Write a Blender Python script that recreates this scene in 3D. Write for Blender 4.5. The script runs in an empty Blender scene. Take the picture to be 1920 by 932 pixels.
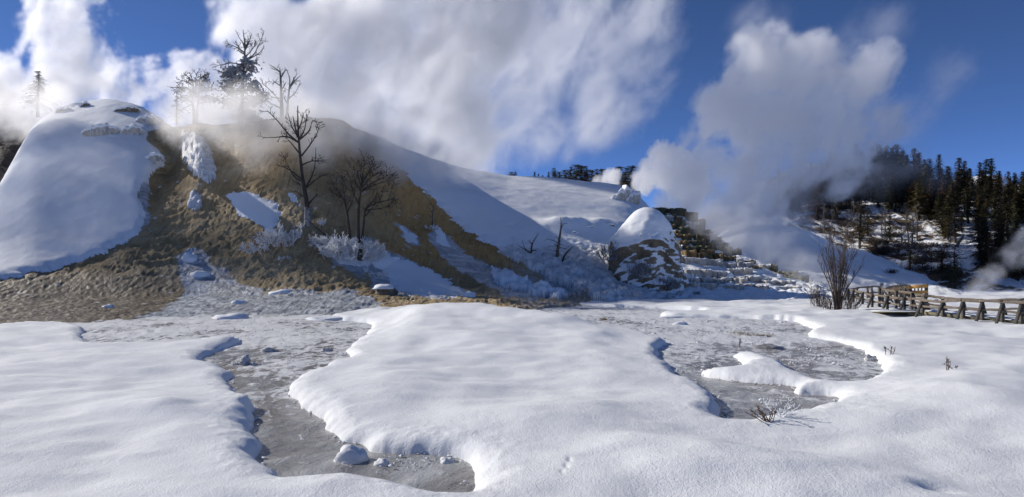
import bpy, math, random
import numpy as np
from mathutils import Vector

sc = bpy.context.scene
col = sc.collection
rnd = random.Random(7)
rng = np.random.default_rng(7)

# ------------------------------------------------------------------ camera
F = 1251.0      # focal length, in photograph pixels (1920 wide)
H = 2.6         # eye height above the ice
HOR = 500.0     # photograph row of the horizon
cam = bpy.data.cameras.new('camera')
cam_ob = bpy.data.objects.new('camera', cam)
col.objects.link(cam_ob)
cam_ob.location = (0, 0, H)
cam_ob.rotation_euler = (math.radians(90), 0, 0)
cam.sensor_width = 36.0
cam.lens = 36.0 * F / 1920.0
cam.shift_y = (HOR - 466.0) / 1920.0
cam.clip_start = 0.1
cam.clip_end = 9000
sc.camera = cam_ob

# ------------------------------------------------------------------ sky, sun, exposure
SUN_AZ, SUN_EL = math.radians(67), math.radians(28)
world = bpy.data.worlds.new('World')
sc.world = world
world.use_nodes = True
wt = world.node_tree
sky = wt.nodes.new('ShaderNodeTexSky')
sky.sky_type = 'NISHITA'
sky.sun_disc = False
sky.sun_elevation = SUN_EL
sky.sun_rotation = -SUN_AZ
sky.altitude = 2800
sky.air_density = 0.24
sky.dust_density = 0.0
sky.ozone_density = 6.0
bg = wt.nodes['Background']
bg.inputs[1].default_value = 0.10
wt.links.new(sky.outputs[0], bg.inputs[0])
sun = bpy.data.lights.new('sun', 'SUN')
sun.energy = 2.0
sun.angle = math.radians(0.5)
sun.color = (1.0, 0.93, 0.84)
sun_ob = bpy.data.objects.new('sun', sun)
col.objects.link(sun_ob)
SUN = Vector((-math.sin(SUN_AZ) * math.cos(SUN_EL), math.cos(SUN_AZ) * math.cos(SUN_EL), math.sin(SUN_EL)))
sun_ob.rotation_euler = SUN.to_track_quat('Z', 'Y').to_euler()
sun_ob.location = SUN * 200
sc.view_settings.view_transform = 'Standard'
sc.view_settings.look = 'None'
sc.view_settings.gamma = 1.0
sc.view_settings.use_curve_mapping = False
sc.view_settings.exposure = 1.25
sc.cycles.use_denoising = True
sc.cycles.max_bounces = 12
sc.cycles.diffuse_bounces = 3
sc.cycles.glossy_bounces = 2
sc.cycles.volume_bounces = 10
sc.cycles.volume_step_rate = 1.3
sc.cycles.transparent_max_bounces = 12

# ------------------------------------------------------------------ helpers
def P(px, py, d):
    return ((px - 960.0) / F * d, d, H + (HOR - py) / F * d)

def tag(o, label=None, cat=None, group=None, kind=None):
    if label: o['label'] = label
    if cat: o['category'] = cat
    if group: o['group'] = group
    if kind: o['kind'] = kind
    return o

def empty(name, loc, label=None, cat=None, group=None, rz=0.0):
    o = bpy.data.objects.new(name, None)
    o.empty_display_size = 0.3
    col.objects.link(o)
    o.location = loc
    o.rotation_euler = (0, 0, rz)
    return tag(o, label, cat, group)

def make_mesh(name, v, f, smooth=True):
    """v: (N,3); f: a list of index lists, or one (M,k) array"""
    me = bpy.data.meshes.new(name)
    v = np.asarray(v, dtype=np.float32).reshape(-1, 3)
    if isinstance(f, np.ndarray):
        k = f.shape[1]
        n = len(f)
        loops = f.astype(np.int32).ravel()
        starts = np.arange(n, dtype=np.int32) * k
    else:
        n = len(f)
        lens = np.array([len(q) for q in f], dtype=np.int32)
        loops = np.concatenate([np.asarray(q, dtype=np.int32) for q in f]) if n else np.zeros(0, np.int32)
        starts = (np.cumsum(lens) - lens).astype(np.int32)
    me.vertices.add(len(v))
    me.vertices.foreach_set('co', v.ravel())
    me.loops.add(len(loops))
    me.loops.foreach_set('vertex_index', loops)
    me.polygons.add(n)
    me.polygons.foreach_set('loop_start', starts)
    me.update(calc_edges=True)
    me.validate()
    me.polygons.foreach_set('use_smooth', np.full(len(me.polygons), smooth))
    return me

def obj(name, me, mat=None, parent=None, loc=None):
    o = bpy.data.objects.new(name, me)
    col.objects.link(o)
    if mat is not None and not me.materials:
        for m in (mat if isinstance(mat, (list, tuple)) else [mat]):
            me.materials.append(m)
    if parent is not None: o.parent = parent
    if loc is not None: o.location = loc
    return o

def attr(me, name, arr):
    a = me.attributes.new(name, 'FLOAT', 'POINT')
    a.data.foreach_set('value', np.asarray(arr, dtype=np.float32).ravel())

def copy_tree(o, parent=None):
    c = o.copy()
    col.objects.link(c)
    if parent is not None: c.parent = parent
    for ch in list(o.children): copy_tree(ch, c)
    return c

# lattice noise
_perm = rng.permutation(256)
_perm = np.concatenate([_perm, _perm, _perm])
_ga = np.linspace(0, 2 * np.pi, 256, endpoint=False)
_gx, _gy = np.cos(_ga), np.sin(_ga)
def pn(x, y):
    x = np.asarray(x, dtype=np.float64); y = np.asarray(y, dtype=np.float64)
    xi = np.floor(x).astype(np.int64); yi = np.floor(y).astype(np.int64)
    xf, yf = x - xi, y - yi
    xi &= 255; yi &= 255
    u = xf * xf * xf * (xf * (xf * 6 - 15) + 10); w = yf * yf * yf * (yf * (yf * 6 - 15) + 10)
    def g(ix, iy, dx, dy):
        h = _perm[_perm[ix] + iy]
        return _gx[h] * dx + _gy[h] * dy
    a = g(xi, yi, xf, yf); b = g(xi + 1, yi, xf - 1, yf)
    c = g(xi, yi + 1, xf, yf - 1); e = g(xi + 1, yi + 1, xf - 1, yf - 1)
    return ((a + u * (b - a)) * (1 - w) + (c + u * (e - c)) * w) * 1.5
def fbm(x, y, o=4, s=0.0, gain=0.5):
    r = 0.0; a = 1.0; f = 1.0
    for k in range(o):
        r = r + a * pn(x * f + s + 17.3 * k, y * f - s * 0.7 + 9.1 * k)
        a *= gain; f *= 2.03
    return r
def ridged(x, y, o=4, s=0.0):
    r = 0.0; a = 1.0; f = 1.0
    for k in range(o):
        r = r + a * (1 - 2 * np.abs(pn(x * f + s + 7.7 * k, y * f + s + 3.1 * k)))
        a *= 0.5; f *= 2.1
    return r
def sstep(a, b, x):
    t = np.clip((x - a) / (b - a), 0, 1)
    return t * t * (3 - 2 * t)

def chaikin(p, n=2):
    p = np.asarray(p, dtype=np.float64)
    for _ in range(n):
        q = np.roll(p, -1, axis=0)
        p = np.stack([p * 0.75 + q * 0.25, p * 0.25 + q * 0.75], 1).reshape(-1, p.shape[1])
    return p
def sdf(x, y, poly):
    """signed distance to a closed polygon, positive inside"""
    x = np.asarray(x, dtype=np.float32); y = np.asarray(y, dtype=np.float32)
    best = np.full(x.shape, 1e12, np.float32); ins = np.zeros(x.shape, bool)
    n = len(poly)
    for i in range(n):
        ax, ay = poly[i]; bx, by = poly[(i + 1) % n]
        ex, ey = bx - ax, by - ay
        L = ex * ex + ey * ey
        if L < 1e-12: continue
        wx, wy = x - np.float32(ax), y - np.float32(ay)
        t = np.clip((wx * ex + wy * ey) / L, 0, 1)
        dx, dy = wx - ex * t, wy - ey * t
        np.minimum(best, dx * dx + dy * dy, out=best)
        if ay != by:
            c = ((ay > y) != (by > y)) & (x < (bx - ax) * (y - ay) / (by - ay) + ax)
            ins ^= c
    dist = np.sqrt(best)
    return np.where(ins, dist, -dist)

def grid_faces(nr, nc):
    i = np.arange(nr * nc).reshape(nr, nc)
    return np.stack([i[:-1, :-1], i[:-1, 1:], i[1:, 1:], i[1:, :-1]], -1).reshape(-1, 4)
def submesh(name, V, Fq, keep, attrs=None):
    """mesh of the kept faces only; attrs: per-vertex arrays"""
    f = Fq[keep]
    used = np.unique(f)
    m = np.full(len(V), -1, np.int64); m[used] = np.arange(len(used))
    me = make_mesh(name, V[used], m[f])
    for k, a in (attrs or {}).items(): attr(me, k, np.asarray(a).ravel()[used])
    return me

# ------------------------------------------------------------------ materials
class NT:
    def __init__(self, name):
        self.m = bpy.data.materials.new(name); self.m.use_nodes = True
        self.t = self.m.node_tree
        self.b = self.t.nodes['Principled BSDF']
    def n(self, typ, **kw):
        o = self.t.nodes.new(typ)
        for k, v in kw.items(): setattr(o, k, v)
        return o
    def l(self, a, b): self.t.links.new(a, b)
    def coord(self, scale=(1, 1, 1), kind='Object'):
        tc = self.n('ShaderNodeTexCoord'); mp = self.n('ShaderNodeMapping')
        mp.inputs['Scale'].default_value = scale
        self.l(tc.outputs[kind], mp.inputs[0]); return mp.outputs[0]
    def noise(self, scale, detail=4, rough=0.55, vec=None, dist=0.0):
        o = self.n('ShaderNodeTexNoise'); o.inputs['Scale'].default_value = scale
        o.inputs['Detail'].default_value = detail; o.inputs['Roughness'].default_value = rough
        o.inputs['Distortion'].default_value = dist
        if vec is not None: self.l(vec, o.inputs['Vector'])
        return o.outputs[0]
    def voro(self, scale, vec=None, feature='F1', out=0):
        o = self.n('ShaderNodeTexVoronoi'); o.feature = feature; o.inputs['Scale'].default_value = scale
        if vec is not None: self.l(vec, o.inputs['Vector'])
        return o.outputs[out]
    def ramp(self, src, stops, interp='LINEAR'):
        o = self.n('ShaderNodeValToRGB'); o.color_ramp.interpolation = interp
        e = o.color_ramp.elements
        while len(e) < len(stops): e.new(0.5)
        for q, (p_, c) in zip(e, stops):
            q.position = p_; q.color = (c, c, c, 1) if isinstance(c, (int, float)) else (*c, 1)
        self.l(src, o.inputs[0]); return o.outputs[0]
    def mix(self, fac, a, b, mode='MIX'):
        o = self.n('ShaderNodeMix', data_type='RGBA', blend_type=mode)
        for s, v in ((o.inputs[0], fac), (o.inputs[6], a), (o.inputs[7], b)):
            if isinstance(v, (int, float)): s.default_value = v if s.type == 'VALUE' else (v, v, v, 1)
            elif isinstance(v, tuple): s.default_value = (*v, 1)
            else: self.l(v, s)
        return o.outputs[2]
    def math(self, op, a, b=None, c=None, clamp=False):
        o = self.n('ShaderNodeMath', operation=op, use_clamp=clamp)
        for i, v in enumerate((a, b, c)):
            if v is None: continue
            if isinstance(v, (int, float)): o.inputs[i].default_value = v
            else: self.l(v, o.inputs[i])
        return o.outputs[0]
    def attr(self, name):
        o = self.n('ShaderNodeAttribute'); o.attribute_name = name; return o.outputs['Fac']
    def bump(self, h, strength=0.5, dist=0.05, prev=None):
        o = self.n('ShaderNodeBump'); (self.l(strength, o.inputs['Strength']) if not isinstance(strength, (int, float)) else setattr(o.inputs['Strength'], 'default_value', strength)); o.inputs['Distance'].default_value = dist
        self.l(h, o.inputs['Height'])
        if prev is not None: self.l(prev, o.inputs['Normal'])
        return o.outputs[0]
    def set(self, color=None, rough=None, normal=None, spec=None):
        for k, v in (('Base Color', color), ('Roughness', rough), ('Normal', normal), ('Specular IOR Level', spec)):
            if v is None: continue
            s = self.b.inputs[k]
            if isinstance(v, (int, float)): s.default_value = v
            elif isinstance(v, tuple): s.default_value = (*v, 1)
            else: self.l(v, s)
        return self.m

def snow_mat(name, grain=1.0, tint=(0.80, 0.83, 0.855), ripple=True):
    t = NT(name); c = t.coord()
    big = t.noise(0.35, 4, 0.5, c)
    colr = t.mix(t.ramp(big, [(0.3, 0.0), (0.7, 1.0)]), tuple(x * 0.955 for x in tint), tint)
    rip = t.noise(2.2, 5, 0.6, t.coord((0.45, 2.4, 1.0)), 0.6)
    n1 = t.bump(rip, 0.22 if ripple else 0.12, 0.025)
    n2 = t.bump(t.noise(9.0, 5, 0.7, c), 0.6 * grain, 0.022, n1)
    dash = t.ramp(t.noise(1.0, 4, 0.6, t.coord((5.5, 2.2, 3.0)), 0.3), [(0.50, 0.0), (0.56, 1.0)])
    n2 = t.bump(dash, 0.12 * grain if ripple else 0.0, 0.010, n2)
    n3 = t.bump(t.noise(45.0, 3, 0.7, c), 0.9 * grain, 0.012, n2)
    return t.set(colr, 0.75, n3, 0.12)
M_snow = snow_mat('snow')
M_snow_far = snow_mat('hill_snow', 0.8)
def crust_mat():
    t = NT('frosted_snow'); c = t.coord()
    h = t.noise(2.6, 6, 0.7, c, 0.8)
    v = t.voro(1.6, c)
    colr = t.mix(t.ramp(h, [(0.36, 0.0), (0.52, 1.0)]), (0.62, 0.62, 0.60), (0.86, 0.88, 0.90))
    n = t.bump(h, 0.9, 0.35); n = t.bump(v, 0.6, 0.2, n)
    return t.set(colr, 0.6, n, 0.3)
M_crust = crust_mat()

def travertine_mat():
    t = NT('travertine'); c = t.coord()
    n1 = t.noise(0.16, 6, 0.6, c, 0.6)
    n2 = t.noise(1.1, 7, 0.68, c, 0.9)
    n3 = t.noise(6.0, 4, 0.7, c)
    warm = t.attr('warm'); ice = t.attr('ice'); wet = t.attr('wet')
    base = t.ramp(n1, [(0.30, (0.20, 0.15, 0.075)), (0.48, (0.38, 0.285, 0.15)), (0.70, (0.54, 0.44, 0.28))])
    orange = t.ramp(n1, [(0.28, (0.36, 0.20, 0.060)), (0.55, (0.56, 0.32, 0.10)), (0.78, (0.58, 0.40, 0.18))])
    colr = t.mix(warm, base, orange)
    colr = t.mix(t.ramp(n2, [(0.30, 0.5), (0.44, 0.0)]), colr, (0.12, 0.085, 0.040))
    colr = t.mix(t.ramp(n2, [(0.56, 0.0), (0.72, 0.6)]), colr, (0.46, 0.38, 0.23))
    grav = t.ramp(t.noise(5.0, 6, 0.85, t.coord((1.0, 0.6, 0.8))), [(0.36, (0.05, 0.042, 0.028)), (0.56, (0.135, 0.112, 0.075)), (0.76, (0.30, 0.26, 0.20))])
    colr = t.mix(t.math('MULTIPLY', wet, 0.9), colr, grav)
    stk = t.noise(1.0, 6, 0.72, t.coord((3.2, 0.42, 0.42)), 0.9)
    colr = t.mix(t.ramp(stk, [(0.36, 0.5), (0.48, 0.0)]), colr, (0.20, 0.13, 0.05))
    colr = t.mix(t.ramp(stk, [(0.54, 0.0), (0.70, 0.6)]), colr, (0.56, 0.45, 0.27))
    pale = t.attr('pale')
    colr = t.mix(t.math('MULTIPLY', pale, t.ramp(n2, [(0.40, 0.25), (0.55, 0.9)])), colr, (0.50, 0.47, 0.42))
    icol = t.ramp(t.noise(0.9, 7, 0.7, t.coord((0.7, 1.6, 1.6)), 0.8), [(0.33, (0.20, 0.22, 0.24)), (0.5, (0.40, 0.44, 0.48)), (0.66, (0.72, 0.76, 0.80))])
    im = t.math('MULTIPLY', ice, 1.0)
    edge = t.math('ADD', im, t.math('MULTIPLY_ADD', n2, 1.3, -0.65))
    ifac = t.ramp(edge, [(0.42, 0.0), (0.58, 1.0)])
    colr = t.mix(ifac, colr, icol)
    fr = t.ramp(t.voro(0.9, c), [(0.06, 1.0), (0.17, 0.0)])
    frn = t.math('MULTIPLY', fr, t.ramp(t.noise(0.25, 3, 0.5, c), [(0.46, 0.0), (0.54, 0.85)]))
    colr = t.mix(frn, colr, (0.78, 0.80, 0.82))
    r = t.math('MULTIPLY_ADD', wet, -0.35, 0.78)
    rr = t.mix(ifac, r, 0.34)
    nb = t.bump(n2, t.math('MULTIPLY_ADD', wet, -0.85, 1.0), 0.24); nb = t.bump(stk, t.math('MULTIPLY_ADD', wet, -0.7, 0.8), 0.16, nb); nb = t.bump(n3, t.math('MULTIPLY_ADD', wet, -0.5, 0.9), 0.09, nb)
    nb = t.bump(t.noise(5.5, 5, 0.8, t.coord((1.0, 0.5, 0.5))), t.math('MULTIPLY_ADD', wet, 0.4, 0.45), 0.05, nb)
    return t.set(colr, rr, nb, 0.35)
M_trav = travertine_mat()

def ice_mat():
    t = NT('stream_ice'); c = t.coord((1.0, 0.62, 1.0)); c2 = t.coord()
    n1 = t.noise(0.75, 7, 0.62, c, 0.9)
    n2 = t.noise(3.2, 6, 0.68, c, 0.7)
    n3 = t.noise(0.22, 3, 0.5, c2)
    base = t.ramp(n1, [(0.30, (0.12, 0.115, 0.11)), (0.43, (0.24, 0.24, 0.235)), (0.55, (0.36, 0.37, 0.37)), (0.72, (0.52, 0.54, 0.56))])
    base = t.mix(t.ramp(n3, [(0.52, 0.0), (0.66, 0.55)]), base, (0.22, 0.17, 0.13))
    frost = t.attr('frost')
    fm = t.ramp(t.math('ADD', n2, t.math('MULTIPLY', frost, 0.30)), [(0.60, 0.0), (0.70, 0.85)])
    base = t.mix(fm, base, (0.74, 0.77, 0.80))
    cr = t.ramp(t.voro(0.8, c, 'DISTANCE_TO_EDGE'), [(0.0, 0.28), (0.03, 0.0)])
    base = t.mix(cr, base, (0.09, 0.085, 0.08))
    rg = t.mix(fm, t.ramp(n1, [(0.35, 0.06), (0.65, 0.26)]), 0.6)
    nb = t.bump(n1, 0.8, 0.12); nb = t.bump(n2, 0.9, 0.045, nb)
    nb = t.bump(t.noise(14, 4, 0.7, c), 0.5, 0.012, nb)
    return t.set(base, rg, nb, 0.5)
M_ice = ice_mat()

def rock_mat(name, dark, mid, light, snow=None, scale=1.0, bump=0.15):
    """rock, with snow lying where the face looks up when snow is a (low, high) pair"""
    t = NT(name); c = t.coord()
    n1 = t.noise(0.8 * scale, 6, 0.65, c, 0.5); n2 = t.noise(4.5 * scale, 5, 0.7, c)
    colr = t.ramp(n1, [(0.3, dark), (0.5, mid), (0.72, light)])
    colr = t.mix(t.ramp(n2, [(0.3, 0.6), (0.5, 0.0)]), colr, tuple(x * 0.5 for x in dark))
    nb = t.bump(n1, 0.9, bump * 2); nb = t.bump(n2, 0.8, bump * 0.5, nb)
    if snow:
        g = t.n('ShaderNodeNewGeometry'); s = t.n('ShaderNodeSeparateXYZ'); t.l(g.outputs['Normal'], s.inputs[0])
        k = t.math('ADD', s.outputs[2], t.math('MULTIPLY_ADD', n1, 1.6, -0.8))
        f = t.ramp(k, [(snow[0], 0.0), (snow[1], 1.0)])
        colr = t.mix(f, colr, (0.84, 0.86, 0.88))
    return t.set(colr, 0.75, nb, 0.3)
M_rock = rock_mat('cone_rock', (0.07, 0.055, 0.035), (0.19, 0.155, 0.105), (0.33, 0.29, 0.23))
M_rock_snowy = rock_mat('snowy_cone_rock', (0.08, 0.065, 0.045), (0.22, 0.18, 0.12), (0.30, 0.26, 0.20), (0.10, 0.24), 0.9)
M_ter_dark = rock_mat('dark_terrace', (0.030, 0.028, 0.018), (0.10, 0.095, 0.05), (0.20, 0.18, 0.11), (1.35, 1.5), 1.0, 0.1)
M_ter_ochre = rock_mat('ochre_terrace', (0.06, 0.042, 0.02), (0.17, 0.115, 0.05), (0.30, 0.235, 0.14), (1.35, 1.5), 1.0, 0.1)
M_ter_pale = rock_mat('pale_terrace', (0.28, 0.25, 0.21), (0.46, 0.43, 0.38), (0.68, 0.66, 0.63), (0.55, 0.7), 1.0, 0.1)
M_ridge = rock_mat('dark_ridge', (0.03, 0.026, 0.022), (0.075, 0.06, 0.048), (0.15, 0.125, 0.10), (1.05, 1.2), 0.25, 0.5)

def forest_floor_mat():
    t = NT('forest_slope'); c = t.coord()
    n1 = t.noise(0.12, 6, 0.65, c, 0.6); n2 = t.noise(0.55, 6, 0.7, t.coord((1, 0.6, 0.6)), 0.4)
    k = t.math('ADD', n2, t.math('MULTIPLY_ADD', n1, 0.5, -0.27))
    g = t.ramp(t.noise(2.0, 4, 0.6, c), [(0.3, (0.055, 0.043, 0.030)), (0.6, (0.15, 0.105, 0.060)), (0.8, (0.26, 0.19, 0.10))])
    colr = t.mix(t.ramp(k, [(0.50, 1.0), (0.60, 0.0)]), g, (0.84, 0.86, 0.89))
    colr = t.mix(t.ramp(k, [(0.47, 0.0), (0.53, 1.0)]), (0.84, 0.86, 0.89), g)
    nb = t.bump(n2, 0.9, 0.8)
    return t.set(colr, 0.8, nb, 0.2)
M_forest = forest_floor_mat()

def simple(name, a, b, scale=8.0, rough=0.8, stretch=(1, 1, 1), bump=0.02, objvar=0.0):
    t = NT(name); c = t.coord(stretch)
    n = t.noise(scale, 5, 0.65, c)
    colr = t.ramp(n, [(0.3, a), (0.7, b)])
    if objvar:
        oi = t.n('ShaderNodeObjectInfo')
        hsv = t.n('ShaderNodeHueSaturation')
        t.l(t.math('MULTIPLY_ADD', oi.outputs['Random'], objvar * 0.12, 0.5 - objvar * 0.08), hsv.inputs['Hue'])
        t.l(t.math('MULTIPLY_ADD', oi.outputs['Random'], objvar * 0.9, 1.0 - objvar * 0.45), hsv.inputs['Value'])
        t.l(colr, hsv.inputs['Color']); colr = hsv.outputs[0]
    return t.set(colr, rough, t.bump(n, 0.6, bump), 0.25)
M_bark = simple('dead_bark', (0.030, 0.025, 0.021), (0.10, 0.085, 0.07), 9, 0.85, (1, 1, 0.3))
M_bark_grey = simple('grey_bark', (0.07, 0.06, 0.052), (0.19, 0.17, 0.15), 9, 0.85, (1, 1, 0.3))
M_twig = simple('willow_bark', (0.045, 0.034, 0.028), (0.12, 0.092, 0.075), 9, 0.8, (1, 1, 0.3))
M_frost = simple('rime_frost', (0.62, 0.64, 0.67), (0.86, 0.88, 0.90), 14, 0.65)
M_needle = simple('conifer_needles', (0.018, 0.022, 0.010), (0.062, 0.055, 0.022), 3.0, 0.75, bump=0.0, objvar=0.8)
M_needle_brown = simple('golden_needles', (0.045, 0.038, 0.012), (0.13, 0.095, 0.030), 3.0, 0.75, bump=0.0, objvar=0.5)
M_needle_frost = simple('frosted_needles', (0.28, 0.28, 0.275), (0.55, 0.55, 0.54), 3.0, 0.8, bump=0.0)
M_trunk = simple('conifer_bark', (0.05, 0.037, 0.027), (0.13, 0.10, 0.075), 8, 0.85, (1, 1, 0.3))
M_grass = simple('dry_grass', (0.22, 0.15, 0.06), (0.42, 0.30, 0.14), 3, 0.8)
M_weed = simple('dry_weed', (0.07, 0.045, 0.03), (0.17, 0.11, 0.07), 9, 0.8)
M_wood = simple('weathered_wood', (0.085, 0.068, 0.052), (0.24, 0.20, 0.16), 5, 0.8, (6, 6, 1.2), 0.01)
M_wood_dark = simple('dark_post_wood', (0.045, 0.042, 0.036), (0.13, 0.12, 0.10), 6, 0.85, (5, 5, 1), 0.01)
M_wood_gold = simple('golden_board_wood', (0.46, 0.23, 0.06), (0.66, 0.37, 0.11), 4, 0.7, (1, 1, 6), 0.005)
M_deck = simple('deck_wood', (0.10, 0.09, 0.055), (0.24, 0.21, 0.13), 5, 0.85, (6, 1, 6), 0.01)
M_sign = simple('grey_sign_metal', (0.16, 0.16, 0.17), (0.26, 0.26, 0.27), 5, 0.5)
# ================================================================== GROUND AND ICE
def plane(name, s, z, mat, kind='structure', cx=0, cy=0):
    o = obj(name, make_mesh(name, [(cx - s, cy - s, z), (cx + s, cy - s, z), (cx + s, cy + s, z), (cx - s, cy + s, z)], [(0, 1, 2, 3)]), mat)
    return tag(o, kind=kind)
plane('ground', 4000, -0.32, M_snow_far)['label'] = 'snow covered valley floor running out to the horizon'

def ground_xy(px, py, z=0.0):
    d = F * (H - z) / (py - HOR)
    return ((px - 960.0) / F * d, d)

# outline of the open ice, in photograph pixels, with the height of the snow rim that hides it
ICE = [(-420, 640, 0), (0, 617, 0), (70, 612, 0), (140, 612, 0), (165, 620, 0), (150, 632, .12), (180, 640, .3), (250, 634, .32), (340, 629, .35), (430, 625, .32), (458, 629, .2),
       (455, 640, 0), (430, 655, 0), (385, 668, 0), (372, 680, 0), (385, 690, 0), (428, 698, 0), (433, 712, 0), (427, 728, 0), (450, 748, 0),
       (474, 772, 0), (478, 800, 0), (470, 818, 0), (484, 842, 0), (488, 862, 0.1), (530, 868, .26), (565, 873, .26), (605, 870, .26), (650, 864, .26),
       (695, 868, .26), (745, 880, .26), (800, 896, .26), (842, 904, .26), (866, 905, .2), (878, 893, 0), (880, 868, 0), (850, 858, 0),
       (800, 852, 0), (745, 850, 0), (700, 848, 0), (685, 838, 0), (645, 832, 0), (612, 812, 0), (597, 790, 0), (575, 768, 0), (546, 750, 0),
       (538, 728, 0), (560, 714, 0), (600, 702, 0), (640, 690, 0), (658, 674, 0), (645, 660, 0), (682, 634, 0), (702, 616, 0), (690, 606, 0),
       (640, 603, 0), (610, 597, 0), (640, 589, .1), (690, 579, .2), (715, 566, .3), (760, 562, .55), (850, 561, .85), (950, 568, .85), (1030, 580, .7),
       (1100, 592, .55), (1170, 604, .42), (1230, 618, .38), (1256, 630, .3), (1260, 640, 0.05), (1237, 654, 0), (1230, 672, 0), (1254, 690, 0), (1268, 712, 0),
       (1310, 722, .05), (1342, 740, .1), (1354, 762, .05), (1346, 774, .2), (1400, 770, .28), (1440, 764, .28), (1472, 755, .28), (1510, 751, .28), (1555, 745, .25), (1582, 738, .1),
       (1545, 742, 0), (1492, 744, 0), (1476, 735, 0), (1500, 727, 0), (1470, 724, 0), (1420, 720, 0), (1345, 713, 0), (1312, 698, 0.05), (1335, 682, .3),
       (1400, 676, .3), (1392, 668, .2), (1370, 662, 0.1), (1385, 652, .25), (1420, 652, .25), (1460, 664, .25), (1466, 674, .25), (1500, 684, .32), (1545, 697, .32), (1585, 701, .32), (1625, 697, .3),
       (1668, 688, .15), (1640, 674, 0), (1622, 662, 0), (1598, 650, 0), (1558, 641, 0), (1516, 634, 0), (1512, 627, 0), (1532, 622, 0), (1502, 610, 0),
       (1490, 603, 0), (1400, 599, 0), (1320, 597, 0), (1245, 596, 0), (1235, 591, 0), (1300, 588, 0), (1330, 585, 0), (1230, 580, 0), (1130, 576, 0), (1020, 570, 0),
       (960, 562, 0), (960, 545, 0), (300, 545, 0), (-420, 570, 0)]
ice_poly = np.array([ground_xy(a, b, z) for a, b, z in ICE])
ice_poly = chaikin(ice_poly, 2)

def bumps(x, y):
    """broad swells and dents of the snow, by pixel of the photograph where each one lies"""
    r = np.zeros_like(x)
    for px, py, z, a, sx, sy in [(860, 575, .8, .66, 4.2, 7.0), (1060, 600, .5, .22, 4.0, 6), (700, 690, .5, .16, 1.6, 3.0), (640, 745, .4, .10, .9, 1.2),
                                 (345, 752, .4, .20, .55, .40), (300, 745, .4, .12, 1.3, .7), (400, 790, .4, .12, .8, .4), (420, 640, .3, .16, 1.6, 1.2), (330, 660, .3, .10, 1.6, 1.2),
                                 (640, 900, .3, .10, .8, .5), (470, 905, .3, .10, .7, .35), (1350, 860, .3, .10, 2.2, 1.2), (1640, 740, .4, .16, 3.0, 2.2), (1850, 720, .4, .20, 3.5, 2.5),
                                 (1755, 905, .3, -.07, .20, .14), (1420, 697, .34, -.05, .06, .06), (1440, 692, .34, -.05, .06, .06), (1456, 687, .34, -.05, .06, .06), (1400, 690, .34, -.05, .06, .05), (705, 577, .4, -.12, .25, .5), (718, 574, .4, -.12, .25, .5), (730, 580, .4, -.10, .3, .6), (1062, 868, .3, -.03, .03, .09), (1068, 858, .3, -.03, .03, .09), (1054, 878, .3, -.03, .03, .09), (655, 660, .3, -.08, .2, .3), (1560, 800, .4, -.06, 1.4, 1.0), (1800, 820, .4, -.10, 2.0, 1.2),
                                 (745, 800, .3, -.17, .75, .55), (850, 828, .3, -.16, .45, .35), (690, 790, .3, .08, .35, .3), (370, 760, .3, -.13, .22, .25), (160, 690, .3, .05, 2, 2),
                                 (1010, 800, .3, .10, 1.6, 1.6), (900, 900, .3, .05, .6, .4)]:
        cx, cy = ground_xy(px, py, z)
        r = r + a * np.exp(-((x - cx) / sx) ** 2 - ((y - cy) / sy) ** 2)
    return r
def field_z(x, y, want_sd=False):
    x = np.asarray(x, dtype=np.float64); y = np.asarray(y, dtype=np.float64)
    wob = 0.12 * pn(x * 1.1, y * 1.1) + 0.04 * pn(x * 2.7, y * 2.7) + .015 * pn(x * 6, y * 6)
    sd = -sdf(x, y, ice_poly).astype(np.float64) + wob
    T = 0.25 + 0.08 * pn(x * .33, y * .33)
    R = 0.52 + .30 * pn(x * .7 + 3, y * .7)
    q = np.clip(sd / R, 0, 1)
    h = T * np.clip(1 - (1 - q) ** 2.4, 0, 1) ** .62
    k = sstep(0, 2.2, sd)
    h = h + k * (bumps(x, y) + 0.11 * fbm(x * .32, y * .40, 3, 2.0)) + sstep(0, .6, sd) * (0.010 * fbm(x * 1.2, y * 1.8, 2, 8.0))
    h = h + sstep(0.02, .25, sd) * (1 - sstep(.3, .9, sd)) * 0.012 * fbm(x * 3.5, y * 3.5, 3, 4)
    z = np.where(sd > 0, h, np.maximum(sd * 1.2, -0.14)) - .01
    return (z, sd) if want_sd else z
pxs = np.concatenate([np.linspace(-2600, -330, 90)[:-1], np.linspace(-330, 2250, 960), np.linspace(2250, 4500, 90)[1:]]); nc = len(pxs)
pys = np.concatenate([np.array([4200, 3000, 2400, 2000, 1700]), np.linspace(1480, 1080, 16)[:-1], np.linspace(1080, 600, 330)[:-1], np.linspace(600, 548, 142)])
nr = len(pys)
dd = F * H / (pys - HOR)
X = (pxs[None, :] - 960) / F * dd[:, None]; Y = np.repeat(dd[:, None], nc, 1)
Z, SD = field_z(X, Y, True)
V = np.stack([X, Y, Z], -1).reshape(-1, 3); Fq = grid_faces(nr, nc)
sdv = SD.ravel()
keep = (sdv[Fq].max(1) > -0.10)
me = submesh('snow_field', V, Fq, keep)
snow_field = tag(obj('snow_field', me, M_snow), 'smooth pale snow banks with rounded rims beside the frozen stream', kind='structure')

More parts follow.
